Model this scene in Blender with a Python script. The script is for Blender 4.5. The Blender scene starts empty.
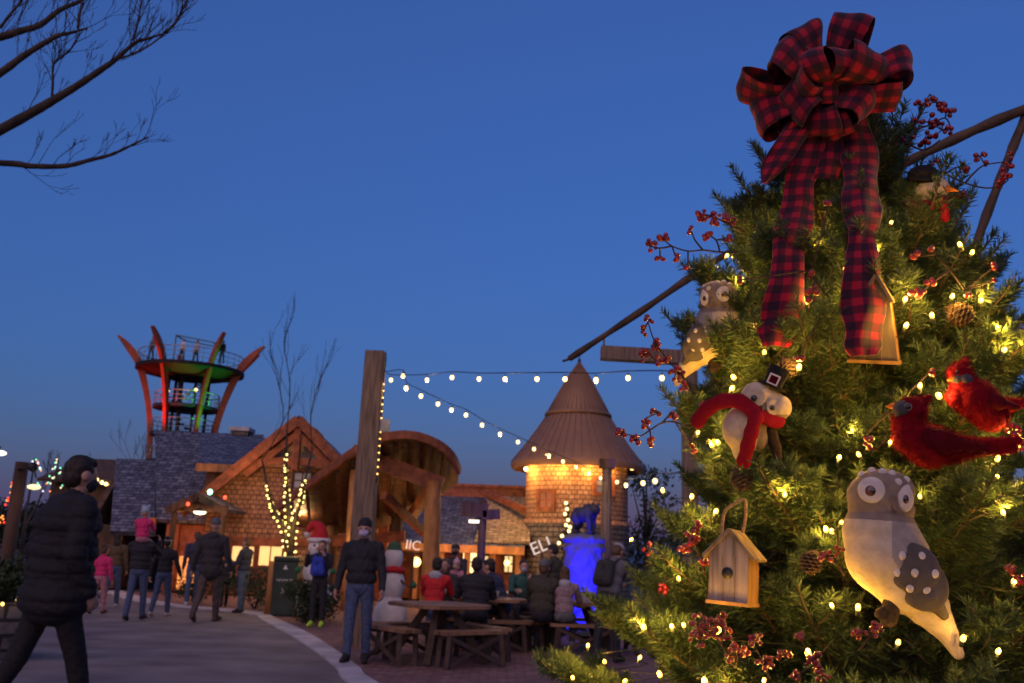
import bpy, bmesh, math, random
import numpy as np
from mathutils import Vector, Matrix, Quaternion, noise as mnoise

SC = bpy.context.scene
COL = SC.collection
PI = math.pi
rnd = random.Random(7)
nrs = np.random.RandomState(11)

# ------------------------------------------------------------------ camera
HC = 1.40
PITCH = math.radians(13.3)
ROLL = 0.039
FPX = 911.0
CAM = Vector((0, 0, HC))
FWD = Vector((0, math.cos(PITCH), math.sin(PITCH)))
UPH = Vector((0, -math.sin(PITCH), math.cos(PITCH)))
RTH = Vector((1, 0, 0))
RGT = RTH * math.cos(ROLL) + UPH * math.sin(ROLL)
UPV = UPH * math.cos(ROLL) - RTH * math.sin(ROLL)


def ray(px, py):
    return (FWD + RGT * ((px - 512) / FPX) + UPV * ((341.5 - py) / FPX))


def P(px, py, Y):
    """world point seen at pixel (px, py) standing Y metres in front."""
    d = ray(px, py)
    return CAM + d * (Y / d.y)


def G(px, py, z=0.0):
    """world point of the horizontal plane z seen at a pixel"""
    d = ray(px, py)
    return CAM + d * ((z - HC) / d.z)


cam_d = bpy.data.cameras.new('camera')
cam = bpy.data.objects.new('camera', cam_d)
COL.objects.link(cam)
cam.matrix_world = Matrix((
    (RGT.x, UPV.x, -FWD.x, CAM.x), (RGT.y, UPV.y, -FWD.y, CAM.y), (RGT.z, UPV.z, -FWD.z, CAM.z), (0, 0, 0, 1)))
cam_d.sensor_width = 36.0
cam_d.lens = FPX * 36.0 / 1024.0
cam_d.clip_start = 0.05
cam_d.clip_end = 3000
cam_d.dof.use_dof = True
cam_d.dof.focus_distance = 1.62
cam_d.dof.aperture_fstop = 8.5
cam_d.dof.aperture_blades = 7
SC.camera = cam

# ------------------------------------------------------------------ properties


def tag(o, label=None, cat=None, group=None, kind=None):
    if label: o['label'] = label
    if cat: o['category'] = cat
    if group: o['group'] = group
    if kind: o['kind'] = kind
    return o


def thing(name, label, cat, loc=(0, 0, 0), group=None, rotz=0.0):
    o = bpy.data.objects.new(name, None)
    o.empty_display_size = 0.1
    COL.objects.link(o)
    o.location = loc
    o.rotation_euler = (0, 0, rotz)
    return tag(o, label, cat, group)


def link(name, me, parent=None, mats=None, local=False):
    """local=False: mesh is in world coordinates, the parent's transform is undone."""
    if mats is not None:
        for m in (mats if isinstance(mats, (list, tuple)) else [mats]):
            me.materials.append(m)
    o = bpy.data.objects.new(name, me)
    COL.objects.link(o)
    if parent is not None:
        o.parent = parent
        if not local:
            M = Matrix.Identity(4)
            q = parent
            chain = []
            while q is not None:
                chain.append(q); q = q.parent
            for q in reversed(chain):
                M = M @ (q.matrix_parent_inverse if q.parent else Matrix.Identity(4)) @ q.matrix_basis
            o.matrix_parent_inverse = M.inverted()
    return o


def copy_tree(o, parent=None):
    c = o.copy()
    COL.objects.link(c)
    if parent is not None:
        c.parent = parent
        c.matrix_parent_inverse = o.matrix_parent_inverse.copy()
    for ch in list(o.children):
        copy_tree(ch, c)
    return c


# ------------------------------------------------------------------ materials
def N(nt, t, **kw):
    n = nt.nodes.new(t)
    for k, v in kw.items():
        if k.startswith('i_'):
            n.inputs[k[2:].replace('_', ' ')].default_value = v
        else:
            setattr(n, k, v)
    return n


def newmat(name):
    m = bpy.data.materials.new(name)
    m.use_nodes = True
    nt = m.node_tree
    b = nt.nodes['Principled BSDF']
    return m, nt, b


def c4(c):
    return (c[0], c[1], c[2], 1.0)


def mat(name, color, rough=0.75, var=0.25, scale=18.0, bump=0.15, bscale=None, metal=0.0, col2=None, coat=0, spec=0.35, stretch=None, bdist=0.01):
    """procedural surface: noise-broken colour, roughness and bump."""
    m, nt, b = newmat(name)
    L = nt.links
    tc = N(nt, 'ShaderNodeTexCoord')
    src = tc.outputs['Object']
    if stretch:
        mp = N(nt, 'ShaderNodeMapping'); mp.inputs['Scale'].default_value = stretch
        L.new(src, mp.inputs[0]); src = mp.outputs[0]
    n1 = N(nt, 'ShaderNodeTexNoise'); n1.inputs['Scale'].default_value = scale; n1.inputs['Detail'].default_value = 5
    L.new(src, n1.inputs['Vector'])
    mx = N(nt, 'ShaderNodeMix', data_type='RGBA')
    c2 = col2 if col2 else tuple(max(0, x * (1 - 1.6 * var)) for x in color)
    c1 = tuple(min(1, x * (1 + 0.6 * var)) for x in color)
    mx.inputs[6].default_value = c4(c2); mx.inputs[7].default_value = c4(c1)
    rp = N(nt, 'ShaderNodeMapRange'); rp.inputs[1].default_value = 0.3; rp.inputs[2].default_value = 0.7
    L.new(n1.outputs['Fac'], rp.inputs[0]); L.new(rp.outputs[0], mx.inputs[0])
    L.new(mx.outputs[2], b.inputs['Base Color'])
    b.inputs['Roughness'].default_value = rough
    b.inputs['Metallic'].default_value = metal
    b.inputs['Specular IOR Level'].default_value = spec
    if coat: b.inputs['Coat Weight'].default_value = coat
    if bump:
        n2 = N(nt, 'ShaderNodeTexNoise'); n2.inputs['Scale'].default_value = bscale or scale * 4; n2.inputs['Detail'].default_value = 4
        L.new(src, n2.inputs['Vector'])
        bp = N(nt, 'ShaderNodeBump'); bp.inputs['Strength'].default_value = bump; bp.inputs['Distance'].default_value = bdist
        L.new(n2.outputs['Fac'], bp.inputs['Height']); L.new(bp.outputs[0], b.inputs['Normal'])
    return m


def brickmat(name, c1, c2, mortar, bw, bh, rough=0.8, msize=0.012, bump=0.6, offset=0.5, var=0.5, bdist=0.02, stretchn=6.0):
    """courses (shingles, bricks, pavers, planks) laid out by UV in metres"""
    m, nt, b = newmat(name)
    L = nt.links
    uv = N(nt, 'ShaderNodeUVMap')
    # wobble the courses a little
    nz = N(nt, 'ShaderNodeTexNoise'); nz.inputs['Scale'].default_value = 3.0
    L.new(uv.outputs[0], nz.inputs['Vector'])
    vm = N(nt, 'ShaderNodeVectorMath', operation='MULTIPLY_ADD')
    vm.inputs[1].default_value = (0.03, 0.03, 0)
    L.new(nz.outputs['Color'], vm.inputs[0]); L.new(uv.outputs[0], vm.inputs[2])
    br = N(nt, 'ShaderNodeTexBrick')
    br.offset = offset
    br.inputs['Color1'].default_value = c4(c1); br.inputs['Color2'].default_value = c4(c2); br.inputs['Mortar'].default_value = c4(mortar)
    br.inputs['Scale'].default_value = 1.0
    br.inputs['Brick Width'].default_value = bw; br.inputs['Row Height'].default_value = bh
    br.inputs['Mortar Size'].default_value = msize; br.inputs['Mortar Smooth'].default_value = 0.3
    L.new(vm.outputs[0], br.inputs['Vector'])
    n1 = N(nt, 'ShaderNodeTexNoise'); n1.inputs['Scale'].default_value = stretchn; n1.inputs['Detail'].default_value = 6
    L.new(uv.outputs[0], n1.inputs['Vector'])
    rp = N(nt, 'ShaderNodeMapRange'); rp.inputs[1].default_value = 0.25; rp.inputs[2].default_value = 0.75
    rp.inputs[3].default_value = 1 - var; rp.inputs[4].default_value = 1 + var * 0.5
    L.new(n1.outputs['Fac'], rp.inputs[0])
    hs = N(nt, 'ShaderNodeHueSaturation')
    L.new(br.outputs['Color'], hs.inputs['Color']); L.new(rp.outputs[0], hs.inputs['Value'])
    L.new(hs.outputs[0], b.inputs['Base Color'])
    b.inputs['Roughness'].default_value = rough
    b.inputs['Specular IOR Level'].default_value = 0.3
    inv = N(nt, 'ShaderNodeMath', operation='SUBTRACT'); inv.inputs[0].default_value = 1
    L.new(br.outputs['Fac'], inv.inputs[1])
    ad = N(nt, 'ShaderNodeMath', operation='MULTIPLY_ADD'); ad.inputs[1].default_value = 0.5
    L.new(n1.outputs['Fac'], ad.inputs[0]); L.new(inv.outputs[0], ad.inputs[2])
    bp = N(nt, 'ShaderNodeBump'); bp.inputs['Strength'].default_value = bump; bp.inputs['Distance'].default_value = bdist
    L.new(ad.outputs[0], bp.inputs['Height']); L.new(bp.outputs[0], b.inputs['Normal'])
    return m


def emis(name, color, strength):
    m, nt, b = newmat(name)
    b.inputs['Base Color'].default_value = c4(tuple(min(1, x) for x in color))
    b.inputs['Emission Color'].default_value = c4(color)
    b.inputs['Emission Strength'].default_value = strength
    b.inputs['Roughness'].default_value = 0.3
    return m


# ------------------------------------------------------------------ mesh builder
def frame_of(t):
    t = t.normalized()
    a = Vector((0, 0, 1)) if abs(t.z) < 0.9 else Vector((1, 0, 0))
    u = t.cross(a).normalized()
    return u, u.cross(t).normalized()


class MB:
    def __init__(self):
        self.v = []; self.f = []; self.mi = []; self.uv = []; self.sm = []

    def add(self, vs, fs, mi=0, uvs=None, smooth=False):
        o = len(self.v)
        self.v.extend([tuple(x) for x in vs])
        for k, f in enumerate(fs):
            self.f.append([i + o for i in f]); self.mi.append(mi); self.sm.append(smooth)
            self.uv.append(uvs[k] if uvs else None)
        return self

    def poly(self, pts, mi=0, uv=None):
        return self.add(pts, [list(range(len(pts)))], mi, [uv] if uv else None)

    def box(self, c, size, M=None, mi=0):
        """c centre, size (x,y,z), M 3x3 rotation"""
        c = Vector(c); sx, sy, sz = [s / 2 for s in size]
        vs = []
        for z in (-sz, sz):
            for x, y in ((-sx, -sy), (sx, -sy), (sx, sy), (-sx, sy)):
                p = Vector((x, y, z))
                if M is not None: p = M @ p
                vs.append(c + p)
        return self.add(vs, [[3, 2, 1, 0], [4, 5, 6, 7], [0, 1, 5, 4], [1, 2, 6, 5], [2, 3, 7, 6], [3, 0, 4, 7]], mi)

    def beam(self, a, b, w, h, up=(0, 0, 1), mi=0):
        """rectangular bar from a to b, w across, h along 'up'"""
        a = Vector(a); b = Vector(b); t = (b - a); ln = t.length; t.normalize()
        s = t.cross(Vector(up))
        if s.length < 1e-4: s = t.cross(Vector((1, 0, 0)))
        s.normalize(); u = s.cross(t)
        M = Matrix((s, t, u)).transposed()
        return self.box((a + b) / 2, (w, ln, h), M, mi)

    def tube(self, pts, rad, n=8, caps=True, mi=0, smooth=True, closed=False):
        pts = [Vector(p) for p in pts]
        m = len(pts)
        if not hasattr(rad, '__len__'): rad = [rad] * m
        vs = []
        u = None
        for i, p in enumerate(pts):
            if closed: t = pts[(i + 1) % m] - pts[i - 1]
            else: t = pts[min(i + 1, m - 1)] - pts[max(i - 1, 0)]
            if t.length < 1e-9: t = Vector((0, 0, 1))
            t.normalize()
            if u is None: u, w = frame_of(t)
            else:
                u = u - t * u.dot(t)
                if u.length < 1e-6: u, w = frame_of(t)
                u.normalize()
            w = t.cross(u)
            for k in range(n):
                a = 2 * PI * k / n
                vs.append(p + (u * math.cos(a) + w * math.sin(a)) * rad[i])
        fs = []
        for i in range(m if closed else m - 1):
            j = (i + 1) % m
            for k in range(n):
                k2 = (k + 1) % n
                fs.append([i * n + k, i * n + k2, j * n + k2, j * n + k])
        if caps and not closed:
            fs.append(list(range(n))[::-1]); fs.append([(m - 1) * n + k for k in range(n)])
        return self.add(vs, fs, mi, smooth=smooth)

    def lathe(self, prof, c=(0, 0, 0), n=24, mi=0, smooth=True, uvr=None, M=None, caps=False):
        """prof: list of (r, z)"""
        c = Vector(c)
        vs = []; fs = []; uvs = []
        m = len(prof)
        for r, z in prof:
            for k in range(n):
                a = 2 * PI * k / n
                p = Vector((r * math.cos(a), r * math.sin(a), z))
                if M is not None: p = M @ p
                vs.append(c + p)
        s = [0.0]
        for i in range(1, m):
            s.append(s[-1] + math.hypot(prof[i][0] - prof[i - 1][0], prof[i][1] - prof[i - 1][1]))
        R = uvr or max(p[0] for p in prof)
        for i in range(m - 1):
            for k in range(n):
                k2 = (k + 1) % n
                fs.append([i * n + k, i * n + k2, (i + 1) * n + k2, (i + 1) * n + k])
                u0 = 2 * PI * R * k / n; u1 = 2 * PI * R * (k + 1) / n
                uvs.append([(u0, s[i]), (u1, s[i]), (u1, s[i + 1]), (u0, s[i + 1])])
        self.add(vs, fs, mi, uvs, smooth)
        if caps:
            o = len(self.v) - len(vs)
            self.f.append([o + k for k in range(n)][::-1]); self.mi.append(mi); self.sm.append(False); self.uv.append(None)
            self.f.append([o + (m - 1) * n + k for k in range(n)]); self.mi.append(mi); self.sm.append(False); self.uv.append(None)
        return self

    def sphere(self, c, r, n=12, mi=0, scale=(1, 1, 1), M=None):
        prof = []
        h = max(4, n // 2)
        for i in range(h + 1):
            a = -PI / 2 + PI * i / h
            prof.append((max(1e-5, math.cos(a)) * r, math.sin(a) * r))
        S = Matrix.Diagonal(Vector(scale))
        MM = (M @ S) if M is not None else S
        return self.lathe(prof, c, n, mi, True, M=MM)

    def prism(self, pts, ext, mi=0):
        """closed planar polygon pushed along ext"""
        pts = [Vector(p) for p in pts]; ext = Vector(ext); n = len(pts)
        nm = Vector((0, 0, 0))
        for i in range(n):
            nm += pts[i].cross(pts[(i + 1) % n])
        if nm.dot(ext) > 0: pts = pts[::-1]
        vs = pts + [p + ext for p in pts]
        fs = [list(range(n)), [n + i for i in range(n)][::-1]]
        for i in range(n):
            j = (i + 1) % n
            fs.append([j, i, n + i, n + j])
        return self.add(vs, fs, mi)

    def slab(self, top, th, mi=0):
        """polygon (list of points) thickened along its normal by th"""
        pts = [Vector(p) for p in top]
        nm = Vector((0, 0, 0))
        for i in range(len(pts)):
            nm += pts[i].cross(pts[(i + 1) % len(pts)])
        nm.normalize()
        if nm.z < 0: nm = -nm
        return self.prism(pts, -nm * th, mi)

    def build(self, name, mats, parent=None, local=False):
        me = bpy.data.meshes.new(name)
        me.from_pydata(self.v, [], self.f)
        me.polygons.foreach_set('material_index', self.mi)
        me.polygons.foreach_set('use_smooth', self.sm)
        uvl = me.uv_layers.new(name='UVMap')
        flat = []
        for k, f in enumerate(self.f):
            if self.uv[k] is not None:
                for q in self.uv[k]: flat.extend(q)
                continue
            nrm = me.polygons[k].normal
            if abs(nrm.z) > 0.95:
                for i in f: flat.extend((self.v[i][0], self.v[i][1]))
            else:
                u = Vector((-nrm.y, nrm.x, 0)).normalized()
                w = nrm.cross(u)
                for i in f:
                    p = Vector(self.v[i]); flat.extend((p.dot(u), p.dot(w)))
        uvl.data.foreach_set('uv', flat)
        me.validate()
        return link(name, me, parent, mats, local)


# ------------------------------------------------------------------ blobs: lofted solids fused into one skin
def rotm(ax, deg):
    return Matrix.Rotation(math.radians(deg), 3, ax)


def blob(name, prims, voxel, mats, parent=None, local=False, smooth=3, matfn=None, dispfn=None, keep=1.0):
    """prims: ('c',p0,r0,p1,r1,mi) tapered capsule | ('e',centre,(rx,ry,rz),M or None,mi) ellipsoid. One fused mesh."""
    mb = MB()
    for p in prims:
        if p[0] == 'c':
            _, a, ra, b, rb, mi = p
            a = Vector(a); b = Vector(b); t = (b - a)
            if t.length < 1e-6: t = Vector((0, 0, 1e-4))
            t.normalize()
            pts = []; rr = []
            for i in range(9):
                th = PI / 2 * i / 9
                pts.append(a - t * ra * math.cos(th)); rr.append(max(1e-4, ra * math.sin(th)))
            pts.append(a); rr.append(ra); pts.append(b); rr.append(rb)
            for i in range(8, -1, -1):
                th = PI / 2 * i / 9
                pts.append(b + t * rb * math.cos(th)); rr.append(max(1e-4, rb * math.sin(th)))
            mb.tube(pts, rr, 40)
        else:
            _, c, r, M, mi = p
            mb.sphere(c, 1.0, 40, scale=r, M=M)
    me = bpy.data.meshes.new(name + '_raw')
    me.from_pydata(mb.v, [], mb.f)
    ob = bpy.data.objects.new(name + '_raw', me)
    COL.objects.link(ob)
    rm = ob.modifiers.new('r', 'REMESH'); rm.mode = 'VOXEL'; rm.voxel_size = voxel
    if smooth:
        s = ob.modifiers.new('s', 'SMOOTH'); s.factor = 0.5; s.iterations = smooth
    dg = bpy.context.evaluated_depsgraph_get()
    dg.update()
    out = bpy.data.meshes.new_from_object(ob.evaluated_get(dg), depsgraph=dg)
    bpy.data.objects.remove(ob); bpy.data.meshes.remove(me)
    out.name = name
    nv = len(out.vertices); nf = len(out.polygons)
    co = np.empty(nv * 3); out.vertices.foreach_get('co', co); co = co.reshape(-1, 3)

    def sdf(pt):
        ds = []
        for p in prims:
            if p[0] == 'c':
                _, a, ra, b, rb, mi = p
                a = np.array(a); b = np.array(b); ab = b - a
                t = np.clip(((pt - a) @ ab) / max(1e-9, ab @ ab), 0, 1)
                d = np.linalg.norm(pt - (a + t[:, None] * ab), axis=1) - (ra + (rb - ra) * t)
            else:
                _, c, r, M, mi = p
                q = pt - np.array(c)
                if M is not None: q = q @ np.array(M)
                r_ = np.array(r)
                k0 = np.linalg.norm(q / r_, axis=1); k1 = np.linalg.norm(q / (r_ * r_), axis=1)
                d = k0 * (k0 - 1) / np.maximum(k1, 1e-9)
            ds.append(d)
        return np.array(ds)

    mis = np.array([p[-1] for p in prims])
    if dispfn is not None:
        nr = np.empty(nv * 3); out.vertices.foreach_get('normal', nr); nr = nr.reshape(-1, 3)
        vm = mis[np.argmin(sdf(co), axis=0)]
        co = co + nr * dispfn(co, vm)[:, None]
        out.vertices.foreach_set('co', co.ravel())
    fc = np.empty(nf * 3); out.polygons.foreach_get('center', fc); fc = fc.reshape(-1, 3)
    if len(set(mis)) > 1:
        fm = mis[np.argmin(sdf(fc), axis=0)]
    else:
        fm = np.full(nf, mis[0])
    if matfn is not None: fm = matfn(fc, fm)
    out.materials.clear()
    for m in (mats if isinstance(mats, (list, tuple)) else [mats]): out.materials.append(m)
    out.polygons.foreach_set('material_index', fm.astype(np.int32))
    out.polygons.foreach_set('use_smooth', np.ones(nf, bool))
    out.update()
    return link(name, out, parent, None, local)


def lerp(a, b, t): return a + (b - a) * t


def sstep(a, b, x):
    t = min(1, max(0, (x - a) / (b - a))); return t * t * (3 - 2 * t)


def gz(x, y):
    """height of the ground: the path climbs a little at the near left"""
    return 0.175 * sstep(-1.6, -3.2, x) * sstep(14.0, 7.5, y)


def spline(pts, n):
    """Catmull-Rom through pts, n samples per span"""
    pts = [Vector(p) for p in pts]
    out = []
    for i in range(len(pts) - 1):
        p0 = pts[max(i - 1, 0)]; p1 = pts[i]; p2 = pts[i + 1]; p3 = pts[min(i + 2, len(pts) - 1)]
        for k in range(n):
            t = k / n
            out.append(0.5 * ((2 * p1) + (p2 - p0) * t + (2 * p0 - 5 * p1 + 4 * p2 - p3) * t * t + (3 * p1 - p0 - 3 * p2 + p3) * t ** 3))
    out.append(pts[-1])
    return out


# ------------------------------------------------------------------ world and light
LS = 1.0 / 8.0          # lamps are sized for the exposure below
SC.view_settings.view_transform = 'Standard'
SC.view_settings.look = 'None'
SC.view_settings.gamma = 1.0
SC.view_settings.exposure = 3.0
SC.view_settings.use_curve_mapping = False
world = bpy.data.worlds.new("World")
SC.world = world
world.use_nodes = True
wn = world.node_tree
bg = wn.nodes['Background']
sky = wn.nodes.new('ShaderNodeTexSky')
sky.sky_type = 'NISHITA'
sky.sun_disc = False
SUN_EL = math.radians(0.0); SUN_ROT = math.radians(200)
sky.sun_elevation = SUN_EL
sky.sun_rotation = SUN_ROT
sky.ozone_density = 4.4
sky.air_density = 1.0
sky.dust_density = 1.0
# twilight: the clear sky model blended with the even blue of scattered dusk light
wmix = wn.nodes.new('ShaderNodeMix'); wmix.data_type = 'RGBA'
wmix.inputs[0].default_value = 0.48
wmix.inputs[7].default_value = (0.054 / 8 / 0.13 , 0.098 / 8 / 0.13, 0.315 / 8 / 0.13, 1)
wn.links.new(sky.outputs[0], wmix.inputs[6])
wn.links.new(wmix.outputs[2], bg.inputs['Color'])
bg.inputs['Strength'].default_value = 0.124
sun_d = bpy.data.lights.new('sun', 'SUN')
sun_d.energy = 0.168
sun_d.angle = math.radians(80)
sun_d.color = (1.0, 0.60, 0.48)
sun = bpy.data.objects.new('sun', sun_d)
COL.objects.link(sun)
_sd = Vector((math.sin(SUN_ROT), math.cos(SUN_ROT), 0.55)).normalized()
sun.rotation_euler = (_sd).to_track_quat('Z', 'Y').to_euler()
SC.render.engine = 'CYCLES'
SC.cycles.use_denoising = True
SC.cycles.denoiser = 'OPENIMAGEDENOISE'
SC.cycles.sample_clamp_indirect = 1.2
SC.cycles.sample_clamp_direct = 0
SC.cycles.max_bounces = 6
SC.cycles.diffuse_bounces = 3
SC.cycles.glossy_bounces = 2
SC.cycles.transmission_bounces = 4
SC.cycles.caustics_reflective = False
SC.cycles.caustics_refractive = False
SC.cycles.use_light_tree = True
SC.cycles.filter_width = 1.6


def lamp(name, loc, energy, color, radius=0.05, spot=None, target=None, parent=None):
    d = bpy.data.lights.new(name, 'SPOT' if spot else 'POINT')
    d.energy = energy * LS; d.color = color; d.shadow_soft_size = radius
    if spot: d.spot_size = math.radians(spot); d.spot_blend = 0.6
    o = bpy.data.objects.new(name, d)
    COL.objects.link(o)
    o.location = loc
    if target is not None:
        o.rotation_euler = (Vector(target) - Vector(loc)).to_track_quat('-Z', 'Y').to_euler()
    return o


# shared materials
M = {}
M['wood_dark'] = mat('weathered timber', (0.10, 0.055, 0.03), 0.8, 0.4, 6, 0.3, stretch=(1, 1, 0.2))
M['wood_grey'] = mat('grey timber post', (0.19, 0.135, 0.095), 0.85, 0.35, 9, 0.35, stretch=(3, 3, 0.25))
M['wood_red'] = mat('red cedar timber', (0.24, 0.075, 0.03), 0.7, 0.35, 5, 0.25)
M['wood_orange'] = mat('honey log', (0.38, 0.17, 0.05), 0.6, 0.3, 7, 0.25, stretch=(1, 1, 0.3))
M['shingle_wall'] = brickmat('cedar shingle wall', (0.38, 0.20, 0.11), (0.27, 0.14, 0.08), (0.07, 0.035, 0.02), 0.17, 0.14, 0.85, 0.012, 0.8)
M['turret_wall'] = brickmat('turret cedar shingles', (0.42, 0.24, 0.14), (0.31, 0.17, 0.10), (0.08, 0.04, 0.02), 0.18, 0.145, 0.85, 0.014, 0.8)
M['slate'] = brickmat('slate roof shingles', (0.15, 0.17, 0.23), (0.07, 0.08, 0.12), (0.02, 0.022, 0.035), 0.26, 0.14, 0.6, 0.014, 0.9, var=0.6)
M['slate_big'] = brickmat('thick slate shakes', (0.16, 0.18, 0.245), (0.065, 0.075, 0.115), (0.018, 0.02, 0.03), 0.30, 0.145, 0.6, 0.016, 1.0, var=0.7)
M['stone'] = brickmat('stacked stone', (0.20, 0.17, 0.14), (0.12, 0.10, 0.085), (0.04, 0.035, 0.03), 0.42, 0.16, 0.9, 0.02, 1.0, var=0.7)
M['black'] = mat('black metal', (0.015, 0.015, 0.017), 0.5, 0.2, 20, 0.05)
M['warm_glass'] = emis('lit window', (1.0, 0.62, 0.22), 0.95 * LS)
M['pane'] = mat('window glass in dusk', (0.20, 0.23, 0.29), 0.08, 0.3, 2.5, 0.0, spec=0.8)
M['bulb_warm'] = emis('warm bulb', (1.0, 0.64, 0.22), 4.5 * LS)
M['bulb_gold'] = emis('gold mini bulb', (1.0, 0.60, 0.14), 4 * LS)
M['wire'] = mat('black cable', (0.01, 0.012, 0.01), 0.6, 0.2, 30, 0.0)
# ================================================================== ground
m_asph = mat('worn asphalt', (0.20, 0.165, 0.155), 0.85, 0.28, 1.2, 0.5, 120, bdist=0.004)
m_conc = mat('concrete band', (0.46, 0.42, 0.42), 0.85, 0.22, 2.5, 0.4, 60, bdist=0.004)
m_pave = brickmat('brick pavers', (0.26, 0.135, 0.115), (0.17, 0.085, 0.078), (0.07, 0.05, 0.05), 0.22, 0.11, 0.8, 0.008, 0.7, var=0.45)
m_soil = mat('planting soil', (0.055, 0.045, 0.035), 0.95, 0.4, 3, 0.8, 14)


def grid_sheet(name, xs, ys, zf, m):
    mb = MB()
    vs = []
    for y in ys:
        for x in xs: vs.append((x, y, zf(x, y)))
    n = len(xs)
    fs = [[j * n + i, j * n + i + 1, (j + 1) * n + i + 1, (j + 1) * n + i] for j in range(len(ys) - 1) for i in range(n - 1)]
    mb.add(vs, fs)
    for k in range(len(mb.uv)):
        mb.uv[k] = [(vs[i][0], vs[i][1]) for i in fs[k]]
    o = mb.build(name, m)
    return tag(o, kind='structure')


xs = [-900, -300, -100, -40, -20] + [-12 + 0.5 * i for i in range(45)] + [14, 20, 40, 100, 300, 900]
ys = [-60, -20, -8] + [-4 + 0.6 * i for i in range(48)] + [30, 40, 60, 120, 300, 900, 1800]
grid_sheet('ground', xs, ys, lambda x, y: gz(x, y) - 0.06, m_soil)
# right-hand edge of the path, measured on the ground
edge_in = [G(243, 613.5), G(262, 621), G(300, 642), G(335, 669), G(347, 684)]
edge_out = [G(258, 612.5), G(276, 619.5), G(313, 637), G(356, 667), G(376, 684)]
kin = [(-11.5, 27.0), (-8.4, 22.5)] + [(p.x, p.y) for p in edge_in] + [(0.2, 5.5), (1.6, 0.0), (2.0, -6)]
kout = [(-11.0, 27.4), (-7.9, 22.6)] + [(p.x, p.y) for p in edge_out] + [(0.72, 5.5), (2.1, 0.0), (2.5, -6)]
kin_s = [Vector((p.x, p.y, 0)) for p in spline([(a, b, 0) for a, b in kin], 8)]
kout_s = [Vector((p.x, p.y, 0)) for p in spline([(a, b, 0) for a, b in kout], 8)]
# the path: strips from the far left up to the band
vs = []; fs = []; NX = 28
for p in kin_s:
    for i in range(NX):
        x = p.x - (i / (NX - 1)) ** 1.4 * 22.0
        vs.append((x, p.y, gz(x, p.y) + 0.004))
for j in range(len(kin_s) - 1):
    for i in range(NX - 1):
        fs.append([j * NX + i, (j + 1) * NX + i, (j + 1) * NX + i + 1, j * NX + i + 1][::-1])
mb = MB(); mb.add(vs, fs)
tag(mb.build('path', m_asph), kind='structure')
# concrete band, a low kerb
mb = MB()
for j in range(len(kin_s) - 1):
    a, b, c, d = kin_s[j], kout_s[j], kout_s[j + 1], kin_s[j + 1]
    up = lambda q: Vector((q.x, q.y, gz(q.x, q.y) + 0.03))
    dn = lambda q: Vector((q.x, q.y, gz(q.x, q.y) - 0.01))
    mb.add([up(a), up(b), up(c), up(d), dn(a), dn(b), dn(c), dn(d)],
           [[3, 2, 1, 0], [0, 4, 7, 3], [1, 2, 6, 5]])
tag(mb.build('kerb', m_conc), kind='structure')
# brick plaza to the right of the band
vs = []; fs = []; NX = 30
for p in kout_s:
    for i in range(NX):
        x = p.x + (i / (NX - 1)) ** 1.5 * 26.0
        vs.append((x, p.y, gz(x, p.y) + 0.006))
for j in range(len(kout_s) - 1):
    for i in range(NX - 1):
        fs.append([j * NX + i, j * NX + i + 1, (j + 1) * NX + i + 1, (j + 1) * NX + i][::-1])
mb = MB(); mb.add(vs, fs)
for k in range(len(mb.uv)):
    mb.uv[k] = [(vs[i][0], vs[i][1]) for i in fs[k]]
tag(mb.build('plaza', m_pave), kind='structure')


# ================================================================== buildings
class Bd:
    """a building frame: origin at a pixel and depth, x along the facade, y back, z up"""

    def __init__(self, o, deg):
        self.o = Vector((o.x, o.y, 0)); a = math.radians(deg)
        self.ex = Vector((math.cos(a), math.sin(a), 0)); self.ey = Vector((-math.sin(a), math.cos(a), 0))
        self.M = Matrix((self.ex, self.ey, Vector((0, 0, 1)))).transposed()

    def p(self, x, y, z): return self.o + self.ex * x + self.ey * y + Vector((0, 0, z))

    def hit(self, px, py, y=0.0):
        """(x, z) of a pixel on the facade plane pushed back by y"""
        d = ray(px, py); q = self.o + self.ey * y
        t = (q - CAM).dot(self.ey) / d.dot(self.ey)
        w = CAM + d * t - self.o
        return w.dot(self.ex), w.z

    def box(self, mb, x0, x1, y0, y1, z0, z1, mi=0):
        return mb.box(self.p((x0 + x1) / 2, (y0 + y1) / 2, (z0 + z1) / 2), (abs(x1 - x0), abs(y1 - y0), abs(z1 - z0)), self.M, mi)


def window(b, parent, x0, x1, z0, z1, y, nx=2, nz=2, fr=M['wood_red'], glass=None, t=0.07):
    """frame with bars as a part, pane as its sub-part; y is the wall's face"""
    mb = MB()
    for (xa, xb, za, zb) in ((x0 - t, x0, z0 - t, z1 + t), (x1, x1 + t, z0 - t, z1 + t), (x0, x1, z0 - t, z0), (x0, x1, z1, z1 + t)):
        b.box(mb, xa, xb, y - 0.06, y + 0.02, za, zb)
    for i in range(1, nx):
        x = lerp(x0, x1, i / nx); b.box(mb, x - .018, x + .018, y - 0.035, y + 0.0, z0, z1)
    for i in range(1, nz):
        z = lerp(z0, z1, i / nz); b.box(mb, x0, x1, y - 0.033, y + 0.0, z - .018, z + .018)
    f = mb.build('window', fr, parent)
    g = MB(); b.box(g, x0, x1, y - 0.012, y - 0.004, z0, z1)
    g.build('pane', glass or M['warm_glass'], f)
    return f


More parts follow.
